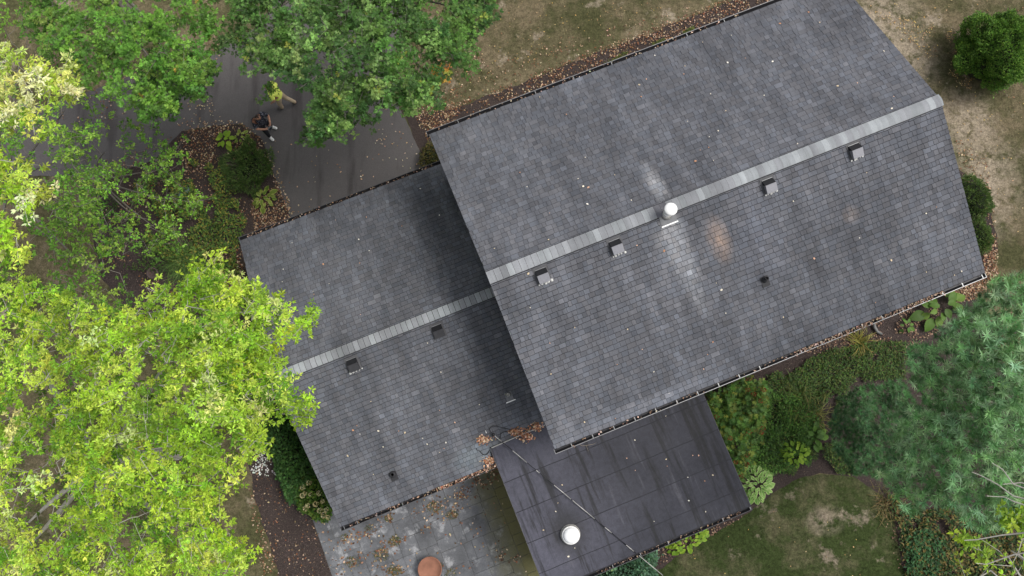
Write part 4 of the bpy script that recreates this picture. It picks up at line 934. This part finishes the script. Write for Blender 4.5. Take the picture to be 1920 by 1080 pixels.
litter('leaf_litter', 'reddish brown leaves under the right gable', [([(1840, 440), (1868, 440), (1872, 520), (1835, 560), (1790, 570), (1780, 540), (1845, 510)], 1500, None), ([(1790, 250), (1850, 300), (1870, 420), (1850, 440), (1800, 330)], 260, None)])
litter('leaf_litter', 'dark leaf debris in the shaded bed below the rear gutter', [([(1480, 660), (1600, 620), (1760, 560), (1770, 620), (1690, 660), (1560, 680)], 1500, -.1), ([(1400, 965), (1265, 1045), (1200, 1080), (1150, 1060), (1330, 990)], 420, None), ([(1640, 920), (1720, 970), (1960, 960), (1960, 1120), (1700, 1120)], 900, None)], pal=[(.16, .10, .07), (.24, .15, .10), (.10, .06, .045), (.32, .22, .15)])
litter('leaf_litter', 'sparse pale leaves dotted over the dry lawn, massed by the round shrub to paint orange light', ln=.048, parts=[([(760, 0), (1440, -20), (1100, 70), (850, 190)], 260, None), ([(1600, -20), (1920, -20), (1920, 500), (1860, 400), (1780, 240)], 200, None), ([(1330, 1000), (1600, 900), (1680, 1080), (1250, 1090)], 22, None), ([(1640, 20), (1800, 60), (1830, 180), (1760, 130)], 500, 0.)], pal=[(.42, .30, .16), (.55, .40, .20), (.60, .40, .12), (.30, .18, .09)])  # dense last cluster: leaf colour stands in for orange light on the grass
litter('leaf_litter', 'fallen leaves dotted over the asphalt drive', [([(330, 230), (440, 225), (480, 240), (470, 255), (340, 250)], 110, None), ([(500, 260), (790, 300), (560, 400), (540, 380)], 40, None), ([(720, 180), (800, 310), (770, 320), (690, 260)], 40, None), ([(495, 265), (530, 345), (556, 410), (545, 412), (515, 345), (488, 262)], 130, None), ([(340, 190), (400, 180), (420, 230), (340, 245)], 60, None)], pal=[(.5, .38, .24), (.42, .27, .16), (.6, .5, .36), (.25, .14, .08)])
PATP = [((930, 880), 26, 150), ((940, 855), 14, 60), ((862, 928), 16, 90), ((900, 905), 28, 90), ((815, 950), 22, 90), ((848, 965), 16, 70), ((728, 972), 12, 50), ((740, 1015), 18, 60), ((715, 1040), 22, 70), ((660, 1055), 22, 70), ((740, 1070), 20, 90), ((655, 1015), 20, 60), ((690, 1000), 20, 50), ((965, 1050), 8, 35), ((940, 1045), 10, 30), ((800, 990), 8, 16)]
def ring(cx, cy, r, k=10): return [(cx + r * math.cos(a), cy + r * .8 * math.sin(a)) for a in np.linspace(0, 2 * math.pi, k, endpoint=False)]
litter('leaf_litter', 'small heaps of brown leaves caught between the patio flags', [(ring(cx + dx, cy + dy, r * q), int(n * .2), None) for (cx, cy), r, n in PATP for dx, dy, q in ((0, 0, .6), (r * .5, -r * .4, .8), (-r * .6, r * .3, 1.1))] + [([(600, 1000), (920, 880), (1000, 1080), (630, 1080)], 120, None)], z=.05, ln=.075)
litter('moss_tufts', 'green moss and weed tufts in the patio joints', [(ring(cx, cy, r * .7), n * 2, None) for (cx, cy), r, n in PATP[4:11]] + [(ring(740, 1010, 9), 60, None), (ring(645, 1008, 9), 50, None), (ring(690, 990, 7), 40, None), (ring(822, 1060, 8), 70, None), (ring(845, 1075, 12), 90, None)], pal=[(.09, .10, .025), (.13, .12, .03), (.06, .08, .02), (.20, .15, .05)], ln=.05, z=.05, tpl=LEAFS, mat=M_LEAF)
litter('fallen_petals', 'scatter of white petals on the mulch left of the wing', [(ring(492, 850, 20), 130, None), (ring(488, 880, 16), 60, None), (ring(505, 870, 30), 50, None)], pal=[(.75, .75, .72), (.65, .64, .6)], ln=.06, z=.04, mat=M_FLOWER)
litter('mulch_chips', 'dark brown bark mulch chips in the beds', [(BEDS['left'], 7000, None), (BEDS['side'], 5200, None), (BEDS['back'], 9000, None), (STRIP, 1200, None)], pal=[(.045, .034, .03), (.075, .056, .05), (.12, .09, .08), (.028, .021, .019), (.19, .14, .12)], ln=.055, z=.012, tpl=LEAFS)

def grass(name, label, parts, mat, ln=.065):
    P = np.concatenate([sample_poly(p, n) for p, n in parts]); n = len(P); X = at(P[:, 0], P[:, 1], 0.); X[:, 2] = .012
    v = rng.normal(1, .36, (n, 1)); c = np.clip(np.repeat(v, 3, 1) * [1.0, 1.0, .95], .4, 1.9)
    o = scatter(name, TRI, X, rand_dir(n, .25, .9), rand_dir(n, -.3, .3), ln * rng.uniform(.5, 1.3, n), c, mat, None, 1.6)
    return tag(o, label, 'grass', kind='stuff')
grass('lawn_grass', 'dry olive and tan grass of the front and side lawns', [([(740, 190), (850, 185), (960, 140), (1100, 85), (1400, -30), (1300, -60), (740, -60)], 42000), ([(1590, -40), (1960, -40), (1960, 530), (1870, 500), (1868, 450), (1860, 390), (1830, 330), (1780, 250)], 42000), (LAWN_L, 16000), ([(-40, -40), (420, -40), (250, 140), (-40, 200)], 14000), ([(-40, 350), (60, 350), (170, 400), (200, 540), (420, 720), (440, 800), (200, 1100), (-40, 1100)], 18000)], M_BLADE)
grass('lawn_grass', 'greener grass of the curved rear lawn', [(LAWN2, 60000)], M_BLADE2)

# ------------------------------------------------------------------ fallen leaves on the roofs, one object each
leaf_me = []
for c in ((.62, .50, .34), (.72, .66, .54), (.50, .26, .15), (.66, .40, .28), (.78, .74, .66)):
    me = np_mesh('fallen_leaf', ROUND[0] - [.5, 0, 0], ROUND[1], 0, np.array([c] * 6)); me.materials.append(M_DRYLEAF); leaf_me.append(me)
def roof_leaf(p, tilt, label, group, s=None):
    o = link('fallen_leaf', leaf_me[random.choices(range(5), (3, 3, 2, 2, 2))[0]])
    sc = s or random.choice((.03, .035, .04, .045, .055, .075)); o.scale = (sc, sc, sc); o.location = p
    nrm = Vector((random.gauss(0, .12), random.gauss(0, .12), 1)) + Vector(tilt); q = Vector((0, 0, 1)).rotation_difference(nrm); o.rotation_euler = (q.to_matrix() @ Matrix.Rotation(random.uniform(0, 6.28), 3, 'Z')).to_euler()
    tag(o, label, 'leaf', group)
def on_slope(n, A0, A1, B, zr, s, side, label, group, d0=.05, d1=.98):
    for _ in range(n):
        a = random.uniform(A0, A1); b = side * B * random.uniform(d0, d1); roof_leaf(hw(a, b, zr - s * abs(b) + .028), (-SU * s * side, CU * s * side, 0), label, group)
on_slope(46, MA0 + .3, MA1 - .2, MB_, MZR, .323, 1, 'small dry leaf lying on the front slope of the main roof', 'leaves on the main roof front slope')
on_slope(34, MA0 + .3, MA1 - .2, MB_, MZR, .323, -1, 'small dry leaf lying on the rear slope of the main roof', 'leaves on the main roof rear slope')
on_slope(16, WA0 + .3, WA1 - .5, WB_, WZR, .325, 1, 'small dry leaf lying on the front slope of the wing roof', 'leaves on the wing roof front slope')
on_slope(20, WA0 + .3, WA1 - 1.0, WB_, WZR, .325, -1, 'small dry leaf lying on the rear slope of the wing roof', 'leaves on the wing roof rear slope', .05, .85)
for x, y in ((1046, 943), (1054, 909), (1042, 959), (1019, 994), (1066, 1044), (1191, 882), (1251, 874), (1249, 861), (1292, 939), (1324, 960), (1175, 859), (1190, 825), (1299, 854), (1310, 854), (1227, 978), (1322, 902), (1337, 891), (1248, 780), (1078, 1028), (1290, 895)):
    p = at(x, y, 2.9); l = loc(p); roof_leaf((p[0], p[1], fz(l[1]) + .035), (0, 0, 0), 'small dry leaf lying on the flat dark roof', 'leaves on the flat roof')

def gutter_litter(label, a0, a1, b, sg, z, n, pal, over=0.):
    a = rng.uniform(a0, a1, n); bb = b + sg * rng.uniform(-over, .13, n); X = np.array([hw(x, y_, z + max(0, (abs(b) - abs(y_)) * .32)) for x, y_ in zip(a, bb)]); X[:, 2] += rng.uniform(0, .04, n)
    o = scatter('gutter_litter', ROUND, X, rand_dir(n, -.1, .4), unit(np.array([0, 0, 1.]) + rng.normal(0, .4, (n, 3))), .055 * rng.uniform(.5, 1.2, n), pick(pal, n, .2), M_DRYLEAF); tag(o, label, 'leaves', kind='stuff')
GL = [(.42, .28, .20), (.55, .42, .33), (.30, .18, .12), (.18, .12, .09)]
gutter_litter('pale leaves filling the right half of the rear gutter', .6, 5.2, -MB_, -1, MZE - .06, 620, GL, .04)
gutter_litter('leaves in the left half of the rear gutter', -6.2, .6, -MB_, -1, MZE - .08, 90, GL, .02)
gutter_litter('leaves lining the front gutter of the main roof', -6.2, 3.4, MB_, 1, MZE - .07, 200, GL + [(.07, .05, .045)], .05)
gutter_litter('leaves lining the front gutter of the wing', -13, -6.6, WB_, 1, WZE - .07, 330, GL + [(.06, .045, .04)] * 3, .03)
gutter_litter('leaves heaped at the right end of the wing rear gutter', -10.2, -8.25, -WB_, -1, WZE - .06, 420, GL + [(.33, .13, .07)], .05)
gutter_litter('leaves in the left part of the wing rear gutter', -13, -10.2, -WB_, -1, WZE - .08, 110, GL + [(.07, .05, .04)] * 2, .0)
gutter_litter('leaves in the flat roof gutter', -6.6, -1.8, FB1 - .02, -1, FZ1 - .08, 150, GL + [(.10, .07, .06)] * 3, .0)
def heap(label, px, py, z, rx, n, pal, h=.12):
    c = at(px, py, z); d = rng.normal(0, 1, (n, 3)); P = c + d * [rx, rx * .7, 0]; P[:, 2] += h * np.exp(-(d[:, 0] ** 2 + d[:, 1] ** 2)) * rng.uniform(0, 1, n)
    o = scatter('leaf_heap', ROUND, P, rand_dir(n, -.1, .5), unit(np.array([0, 0, 1.]) + rng.normal(0, .5, (n, 3))), .075 * rng.uniform(.6, 1.2, n), pick(pal, n, .2), M_DRYLEAF); tag(o, label, 'leaves', kind='stuff')
RD = [(.38, .18, .10), (.50, .28, .17), (.25, .11, .06), (.62, .45, .33)]
heap('rust brown leaf heap on the wing roof beside the pole end', 904, 822, 3.0, .13, 190, RD, .2)
heap('leaf streak above the heap on the wing roof', 902, 800, 3.08, .05, 40, RD, .05)
heap('leaf heap on the flat roof against the wing', 986, 816, 2.96, .13, 110, RD, .1)
heap('leaves along the wing flashing', 965, 808, 3.0, .10, 80, RD, .06)
heap('leaves at the corner where the wing gutter meets the flat roof', 920, 865, 2.85, .12, 110, RD, .08)
heap('leaf trail up the flashing near the main roof', 1005, 800, 2.99, .09, 60, RD, .05)

# ------------------------------------------------------------------ pole, cables, twig and small things
def P3(x, y, z): return at(x, y, z)
pole = wroot('long_pole', P3(1190, 1035, 2.9)); tag(pole, 'long thin dark pole with painted pale glints lying across the flat roof', 'pole')
p0, p1 = P3(925, 815, 3.14), P3(1243, 1079, 2.78)
M_GLINT = plain('pole_glint', (.42, .41, .39), .35, .3, .1); cuts = [0, .05, .115, .20, .255, .275, .36, .46, .47, .60, .66, .70, .785, .83, .86, 1.0]  # pale stretches: reflections on the dark pole put into the colour
for i in range(len(cuts) - 1):
    m = MB(); q0, q1 = p0 + (p1 - p0) * cuts[i], p0 + (p1 - p0) * cuts[i + 1]; r = .011 if i % 2 else .012
    m.tube([q0, q1], r, 8); m.build('pole_section', M_RUBBER if i % 2 == 1 else M_GLINT, pole, True)
m = MB(); m.lathe([(.02, -.03), (.05, -.02), (.055, .03), (.03, .05)], tuple(p0), 12); m.build('pole_head', M_RUBBER, pole, True)
def cable(label, pts, r=.010):
    pts = [P3(*p) for p in pts]; out = []
    for i in range(len(pts) - 1):
        a, b, c, d = pts[max(i - 1, 0)], pts[i], pts[i + 1], pts[min(i + 2, len(pts) - 1)]
        for t in np.linspace(0, 1, 6)[:-1]: out.append(.5 * (2 * b + (c - a) * t + (2 * a - 5 * b + 4 * c - d) * t * t + (3 * b - a - 3 * c + d) * t ** 3))
    m = MB(); m.tube(out + [pts[-1]], r, 6); tag(m.build('black_cable', M_RUBBER, None, True), label, 'cable', 'loose cables on the wing roof')
cable('thin black cable looping from the pole head over the leaf-covered flashing', [(922, 812, 3.14), (918, 806, 3.14), (921, 800, 3.14), (930, 799, 3.13), (945, 803, 3.08), (958, 806, 3.02), (966, 812, 3.0), (975, 820, 2.98), (980, 828, 2.97)])
cable('short black cable arching over the flashing by the pole', [(938, 822, 3.02), (939, 814, 3.06), (945, 810, 3.06), (955, 810, 3.03), (962, 812, 3.0)])
cable('black cable coiled below the leaf heap on the wing roof', [(889, 842, 2.97), (886, 838, 2.97), (889, 834, 2.97), (895, 837, 2.96), (893, 843, 2.95), (899, 845, 2.93), (904, 851, 2.9), (910, 853, 2.88), (915, 849, 2.9), (918, 843, 2.9)], .014)
m = MB(); m.tube([P3(905, 794, 3.11), P3(912, 812, 3.06)], .02, 6); tag(m.build('white_stick', M_WHITE, None, True), 'short white stick standing out of the leaf heap on the wing roof', 'stick')
m = MB(); m.tube([P3(1084, 832, 2.95), P3(1092, 836, 2.96), P3(1100, 835, 2.96), P3(1112, 833, 2.95), P3(1118, 830, 2.94)], [.008, .009, .009, .007, .004], 5); m.tube([P3(1099, 835, 2.955), P3(1103, 846, 2.935)], [.008, .005], 5)
tag(m.build('fallen_twig', M_TWIG, None, True), 'small forked twig lying on the flat roof under the main gutter', 'twig')
m = MB(); m.lathe([(.02, .0), (.25, .0), (.28, .34), (.34, .38), (.395, .40), (.40, .45), (.385, .458), (.365, .456), (.355, .43), (.2, .437), (.01, .44)], tuple(at(806, 1067, .45)[:2]) + (.03,), 40)
tag(m.build('terracotta_planter', M_TERRA, None, True), 'round terracotta planter with a flat lid on the patio', 'planter')
m = MB(); m.lathe([(.22, 0), (.23, .16), (.20, .18), (.19, .175), (.05, .19), (.01, .19)], tuple(at(343, 359, .2)[:2]) + (0.,), 28)
tag(m.build('valve_cover', plain('pale_teal', (.16, .24, .23), .6, 0, .25, 6), None, True), 'round pale blue-green cover in the bed under the open tree', 'cover')
m = MB(); m.lathe([(.20, 0), (.21, .2), (.19, .22), (.16, .22), (.15, .05), (.01, .04)], tuple(at(285, 512, .2)[:2]) + (0.,), 24)
tag(m.build('clay_pot', plain('dark_clay', (.09, .065, .06), .85), None, True), 'dark empty round pot sunk in the mulch above the yellow-green tree', 'pot')
m = MB(); m.tube([at(1638, 606, .12), at(1640, 614, .10), at(1645, 622, .09), at(1653, 627, .08)], .055, 10); tag(m.build('drain_pipe', plain('grey_plastic', (.16, .16, .155), .6), None, True), 'short curved grey drain pipe on the mulch below the rear gutter', 'pipe')

# ------------------------------------------------------------------ people
def person(label, pos, facing, J, cloth, heights=1.0):
    """one continuous skinned body; shirt, trousers, shoes and hair are shells over it. J: joint -> (x forward, y left, z, radius)"""
    E_ = [('pelvis', 'waist'), ('waist', 'chest'), ('chest', 'neck'), ('neck', 'jaw'), ('jaw', 'crown')]
    for s_ in 'lr':
        E_ += [('chest', 'sho_' + s_), ('sho_' + s_, 'elb_' + s_), ('elb_' + s_, 'wri_' + s_), ('wri_' + s_, 'palm_' + s_),
               ('pelvis', 'hip_' + s_), ('hip_' + s_, 'knee_' + s_), ('knee_' + s_, 'ank_' + s_), ('ank_' + s_, 'toe_' + s_)]
        # fingers: four of different lengths and a thumb, slightly curled
        w = np.array(J['wri_' + s_][:3]); p = np.array(J['palm_' + s_][:3]); d = unit(p - w); sd_ = unit(np.cross(d, [0, 0, 1])); dn = np.cross(sd_, d)
        for k, (off, ln) in enumerate(((-.03, .065), (-.01, .075), (.012, .07), (.032, .055))):
            a = p + sd_ * off + d * .02; b = a + d * ln * .6 + dn * .0; c = b + d * ln * .35 - np.array([0, 0, .025])
            J[f'f{k}a_{s_}'] = (*a, .010); J[f'f{k}b_{s_}'] = (*b, .009); J[f'f{k}c_{s_}'] = (*c, .008); E_ += [('palm_' + s_, f'f{k}a_{s_}'), (f'f{k}a_{s_}', f'f{k}b_{s_}'), (f'f{k}b_{s_}', f'f{k}c_{s_}')]
        sg = 1 if s_ == 'r' else -1
        a = (w + p) / 2 + sd_ * -.035 * sg; b = a + d * .04 - sd_ * .025 * sg; J['ta_' + s_] = (*a, .011); J['tb_' + s_] = (*b, .010); E_ += [('wri_' + s_, 'ta_' + s_), ('ta_' + s_, 'tb_' + s_)]
    J['nose'] = (J['jaw'][0] + .105, J['jaw'][1], J['jaw'][2] + .055, .014); E_ += [('jaw', 'nose')]
    names = list(J); bm = bmesh.new(); lay = bm.verts.layers.skin.verify(); vs = {}
    for n in names:
        v = bm.verts.new(J[n][:3]); v[lay].radius = (J[n][3], J[n][3]); v[lay].use_root = n == 'pelvis'; vs[n] = v
    for a, b in E_: bm.edges.new((vs[a], vs[b]))
    me = bpy.data.meshes.new('skeleton'); bm.to_mesh(me); bm.free()
    o = bpy.data.objects.new('skeleton', me); COL.objects.link(o)
    o.modifiers.new('skin', 'SKIN').use_smooth_shade = True; sb = o.modifiers.new('sub', 'SUBSURF'); sb.levels = 2; sb.render_levels = 2
    dg = bpy.context.evaluated_depsgraph_get(); bme = bpy.data.meshes.new_from_object(o.evaluated_get(dg)); bpy.data.objects.remove(o)
    bme.name = 'person'; bme.materials.clear(); bme.materials.append(cloth['skin'])
    body_ = bpy.data.objects.new('person', bme); COL.objects.link(body_); body_.location = pos; body_.rotation_euler = (0, 0, facing); tag(body_, label, 'person', 'people on the drive')
    nv = len(bme.vertices); co = np.zeros(nv * 3); bme.vertices.foreach_get('co', co); co = co.reshape(-1, 3); no = np.zeros(nv * 3); bme.vertices.foreach_get('normal', no); no = no.reshape(-1, 3)
    def seg(a, b):
        a, b = np.array(J[a][:3]), np.array(J[b][:3]); t = np.clip(((co - a) @ (b - a)) / ((b - a) @ (b - a) + 1e-9), 0, 1); return np.linalg.norm(co - a - t[:, None] * (b - a), axis=1), t
    D = np.stack([seg(a, b)[0] for a, b in E_]); Tt = np.stack([seg(a, b)[1] for a, b in E_]); near = D.argmin(0); tt = Tt[near, np.arange(nv)]
    nm = [f'{a}>{b}' for a, b in E_]
    def sel(f): return np.array([f(nm[near[i]], tt[i], co[i]) for i in range(nv)])
    faces = [tuple(p.vertices) for p in bme.polygons]
    def shell(name, mask, off, mat):
        keep = [f for f in faces if all(mask[i] for i in f)]; used = sorted({i for f in keep for i in f}); ix = {v: k for k, v in enumerate(used)}
        m = bpy.data.meshes.new(name); m.from_pydata([tuple(co[i] + no[i] * off) for i in used], [], [tuple(ix[i] for i in f) for f in keep]); m.update(); m.polygons.foreach_set('use_smooth', [True] * len(m.polygons))
        return link(name, m, mat, body_)
    torso = lambda k: k in ('pelvis>waist', 'waist>chest', 'chest>neck', 'chest>sho_l', 'chest>sho_r')
    arm = lambda k: k.startswith(('elb_', 'wri_', 'palm_', 'f', 'ta_'))
    pz, nz_ = J['pelvis'][2], J['neck'][2]
    shell('shirt', sel(lambda k, t, c: not arm(k) and pz - .02 < c[2] < nz_ + .005 and not (k.startswith('sho_') and t > cloth['sleeve'])), .020, cloth['shirt'])
    shell('trousers', sel(lambda k, t, c: not arm(k) and c[2] < pz + .08 and not k.startswith('ank_') and not (k.startswith('knee_') and t > .95)), .013, cloth['trousers'])
    for s_ in 'lr': shell('shoe', sel(lambda k, t, c: k == f'ank_{s_}>toe_{s_}' or (k == f'knee_{s_}>ank_{s_}' and t > .93)), .010, cloth['shoe'])
    shell('hair', sel(lambda k, t, c: k in ('jaw>crown', 'neck>jaw', 'jaw>nose') and (c[2] > J['crown'][2] - .03 or (c[0] < J['jaw'][0] + .03 and c[2] > J['jaw'][2] + .0))), .010, cloth['hair'])
    e = MB()
    for sg in (-1, 1): e.lathe([(.001, -.009), (.009, 0), (.001, .009)], (J['jaw'][0] + .098, J['jaw'][1] + sg * .034, J['jaw'][2] + .085), 8)
    e.build('eyes', M_BLACK, body_)
    for sg in (-1, 1):
        e = MB(); e.lathe([(.004, -.035), (.016, -.02), (.018, .015), (.006, .035)], (J['jaw'][0] - .005, J['jaw'][1] + sg * .098, J['jaw'][2] + .06), 8); e.build('ear', cloth['skin'], body_, True)
    return body_
M_SKIN = plain('skin', (.46, .25, .17), .55, 0, .1); M_DARKHAIR = plain('dark_hair', (.03, .018, .013), .7)
mp = NM('patterned_shirt'); v = mp.obj(); vor = mp.n('ShaderNodeTexVoronoi', Vector=v, Scale=22.0).outputs['Distance']; M_PRINT = mp.surf(mp.mix(mp.ramp(vor, [(.22, 1.), (.34, 0.)]), (.018, .02, .03), (.30, .31, .36)), .8)
P1J = {'pelvis': (-.02, 0, .93, .135), 'waist': (-.01, 0, 1.08, .135), 'chest': (.0, 0, 1.32, .15), 'neck': (.04, 0, 1.50, .06), 'jaw': (.10, 0, 1.58, .085), 'crown': (.11, 0, 1.70, .09),
       'sho_l': (.02, .21, 1.42, .075), 'elb_l': (.10, .31, 1.15, .05), 'wri_l': (.33, .13, 1.12, .033), 'palm_l': (.38, .075, 1.13, .03),
       'sho_r': (.02, -.21, 1.42, .075), 'elb_r': (.10, -.31, 1.15, .05), 'wri_r': (.33, -.13, 1.12, .033), 'palm_r': (.38, -.075, 1.13, .03),
       'hip_l': (-.02, .10, .88, .105), 'knee_l': (.02, .14, .50, .07), 'ank_l': (-.10, .17, .10, .048), 'toe_l': (.10, .24, .045, .045),
       'hip_r': (-.02, -.10, .88, .105), 'knee_r': (.12, -.14, .50, .07), 'ank_r': (.10, -.17, .10, .048), 'toe_r': (.30, -.18, .045, .045)}
p1 = person('person in a dark patterned shirt, black trousers and white shoes holding a controller', (-8.80, 9.42, .012), R_(-38), P1J,
       dict(skin=M_SKIN, shirt=M_PRINT, trousers=plain('black_trousers', (.012, .014, .018), .85), shoe=plain('white_shoe', (.75, .75, .74), .6), hair=M_DARKHAIR, sleeve=.75))
ctl = empty('remote_controller', (0, 0, 0)); f_ = (math.cos(R_(-38)), math.sin(R_(-38)))
ctl.location = (-8.80 + .44 * f_[0], 9.42 + .44 * f_[1], 1.155); ctl.rotation_euler = (0, R_(-20), R_(-38)); tag(ctl, 'small grey remote controller held in both hands of the person in the patterned shirt', 'controller')
m = MB(); m.box((0, 0, 0), (.10, .17, .035)); m.build('controller_body', plain('grey_plastic_light', (.22, .22, .23), .5), ctl)
m = MB(); m.box((.07, 0, .03), (.085, .15, .01)); m.build('screen', M_GLASS, ctl)
for sg in (-1, 1):
    m = MB(); m.lathe([(.012, 0), (.008, .02), (.012, .03)], (-.02, sg * .055, .018), 8); m.build('stick', M_BLACK, ctl)
P2J = {'pelvis': (0, 0, .92, .135), 'waist': (.04, 0, 1.08, .14), 'chest': (.09, 0, 1.32, .155), 'neck': (.13, 0, 1.50, .06), 'jaw': (.17, 0, 1.58, .085), 'crown': (.18, 0, 1.70, .09),
       'sho_l': (.09, .21, 1.42, .078), 'elb_l': (.02, .29, 1.14, .052), 'wri_l': (.18, .30, .93, .034), 'palm_l': (.23, .29, .86, .03),
       'sho_r': (.09, -.21, 1.42, .078), 'elb_r': (.05, -.29, 1.14, .052), 'wri_r': (.22, -.24, .95, .034), 'palm_r': (.28, -.22, .88, .03),
       'hip_l': (0, .10, .88, .11), 'knee_l': (.10, .12, .50, .075), 'ank_l': (.10, .13, .10, .05), 'toe_l': (.30, .15, .045, .046),
       'hip_r': (0, -.10, .88, .11), 'knee_r': (-.08, -.12, .50, .075), 'ank_r': (-.36, -.13, .14, .05), 'toe_r': (-.20, -.14, .045, .046)}
person('person in a bright yellow safety shirt and khaki trousers striding under the oak', (-8.28, 10.44, .012), R_(172), P2J,
       dict(skin=M_SKIN, shirt=plain('hi_vis_yellow', (.82, .93, .18), .7, 0, .08), trousers=plain('khaki', (.44, .35, .24), .85, 0, .12), shoe=plain('brown_shoe', (.10, .085, .075), .7), hair=M_DARKHAIR, sleeve=.7))
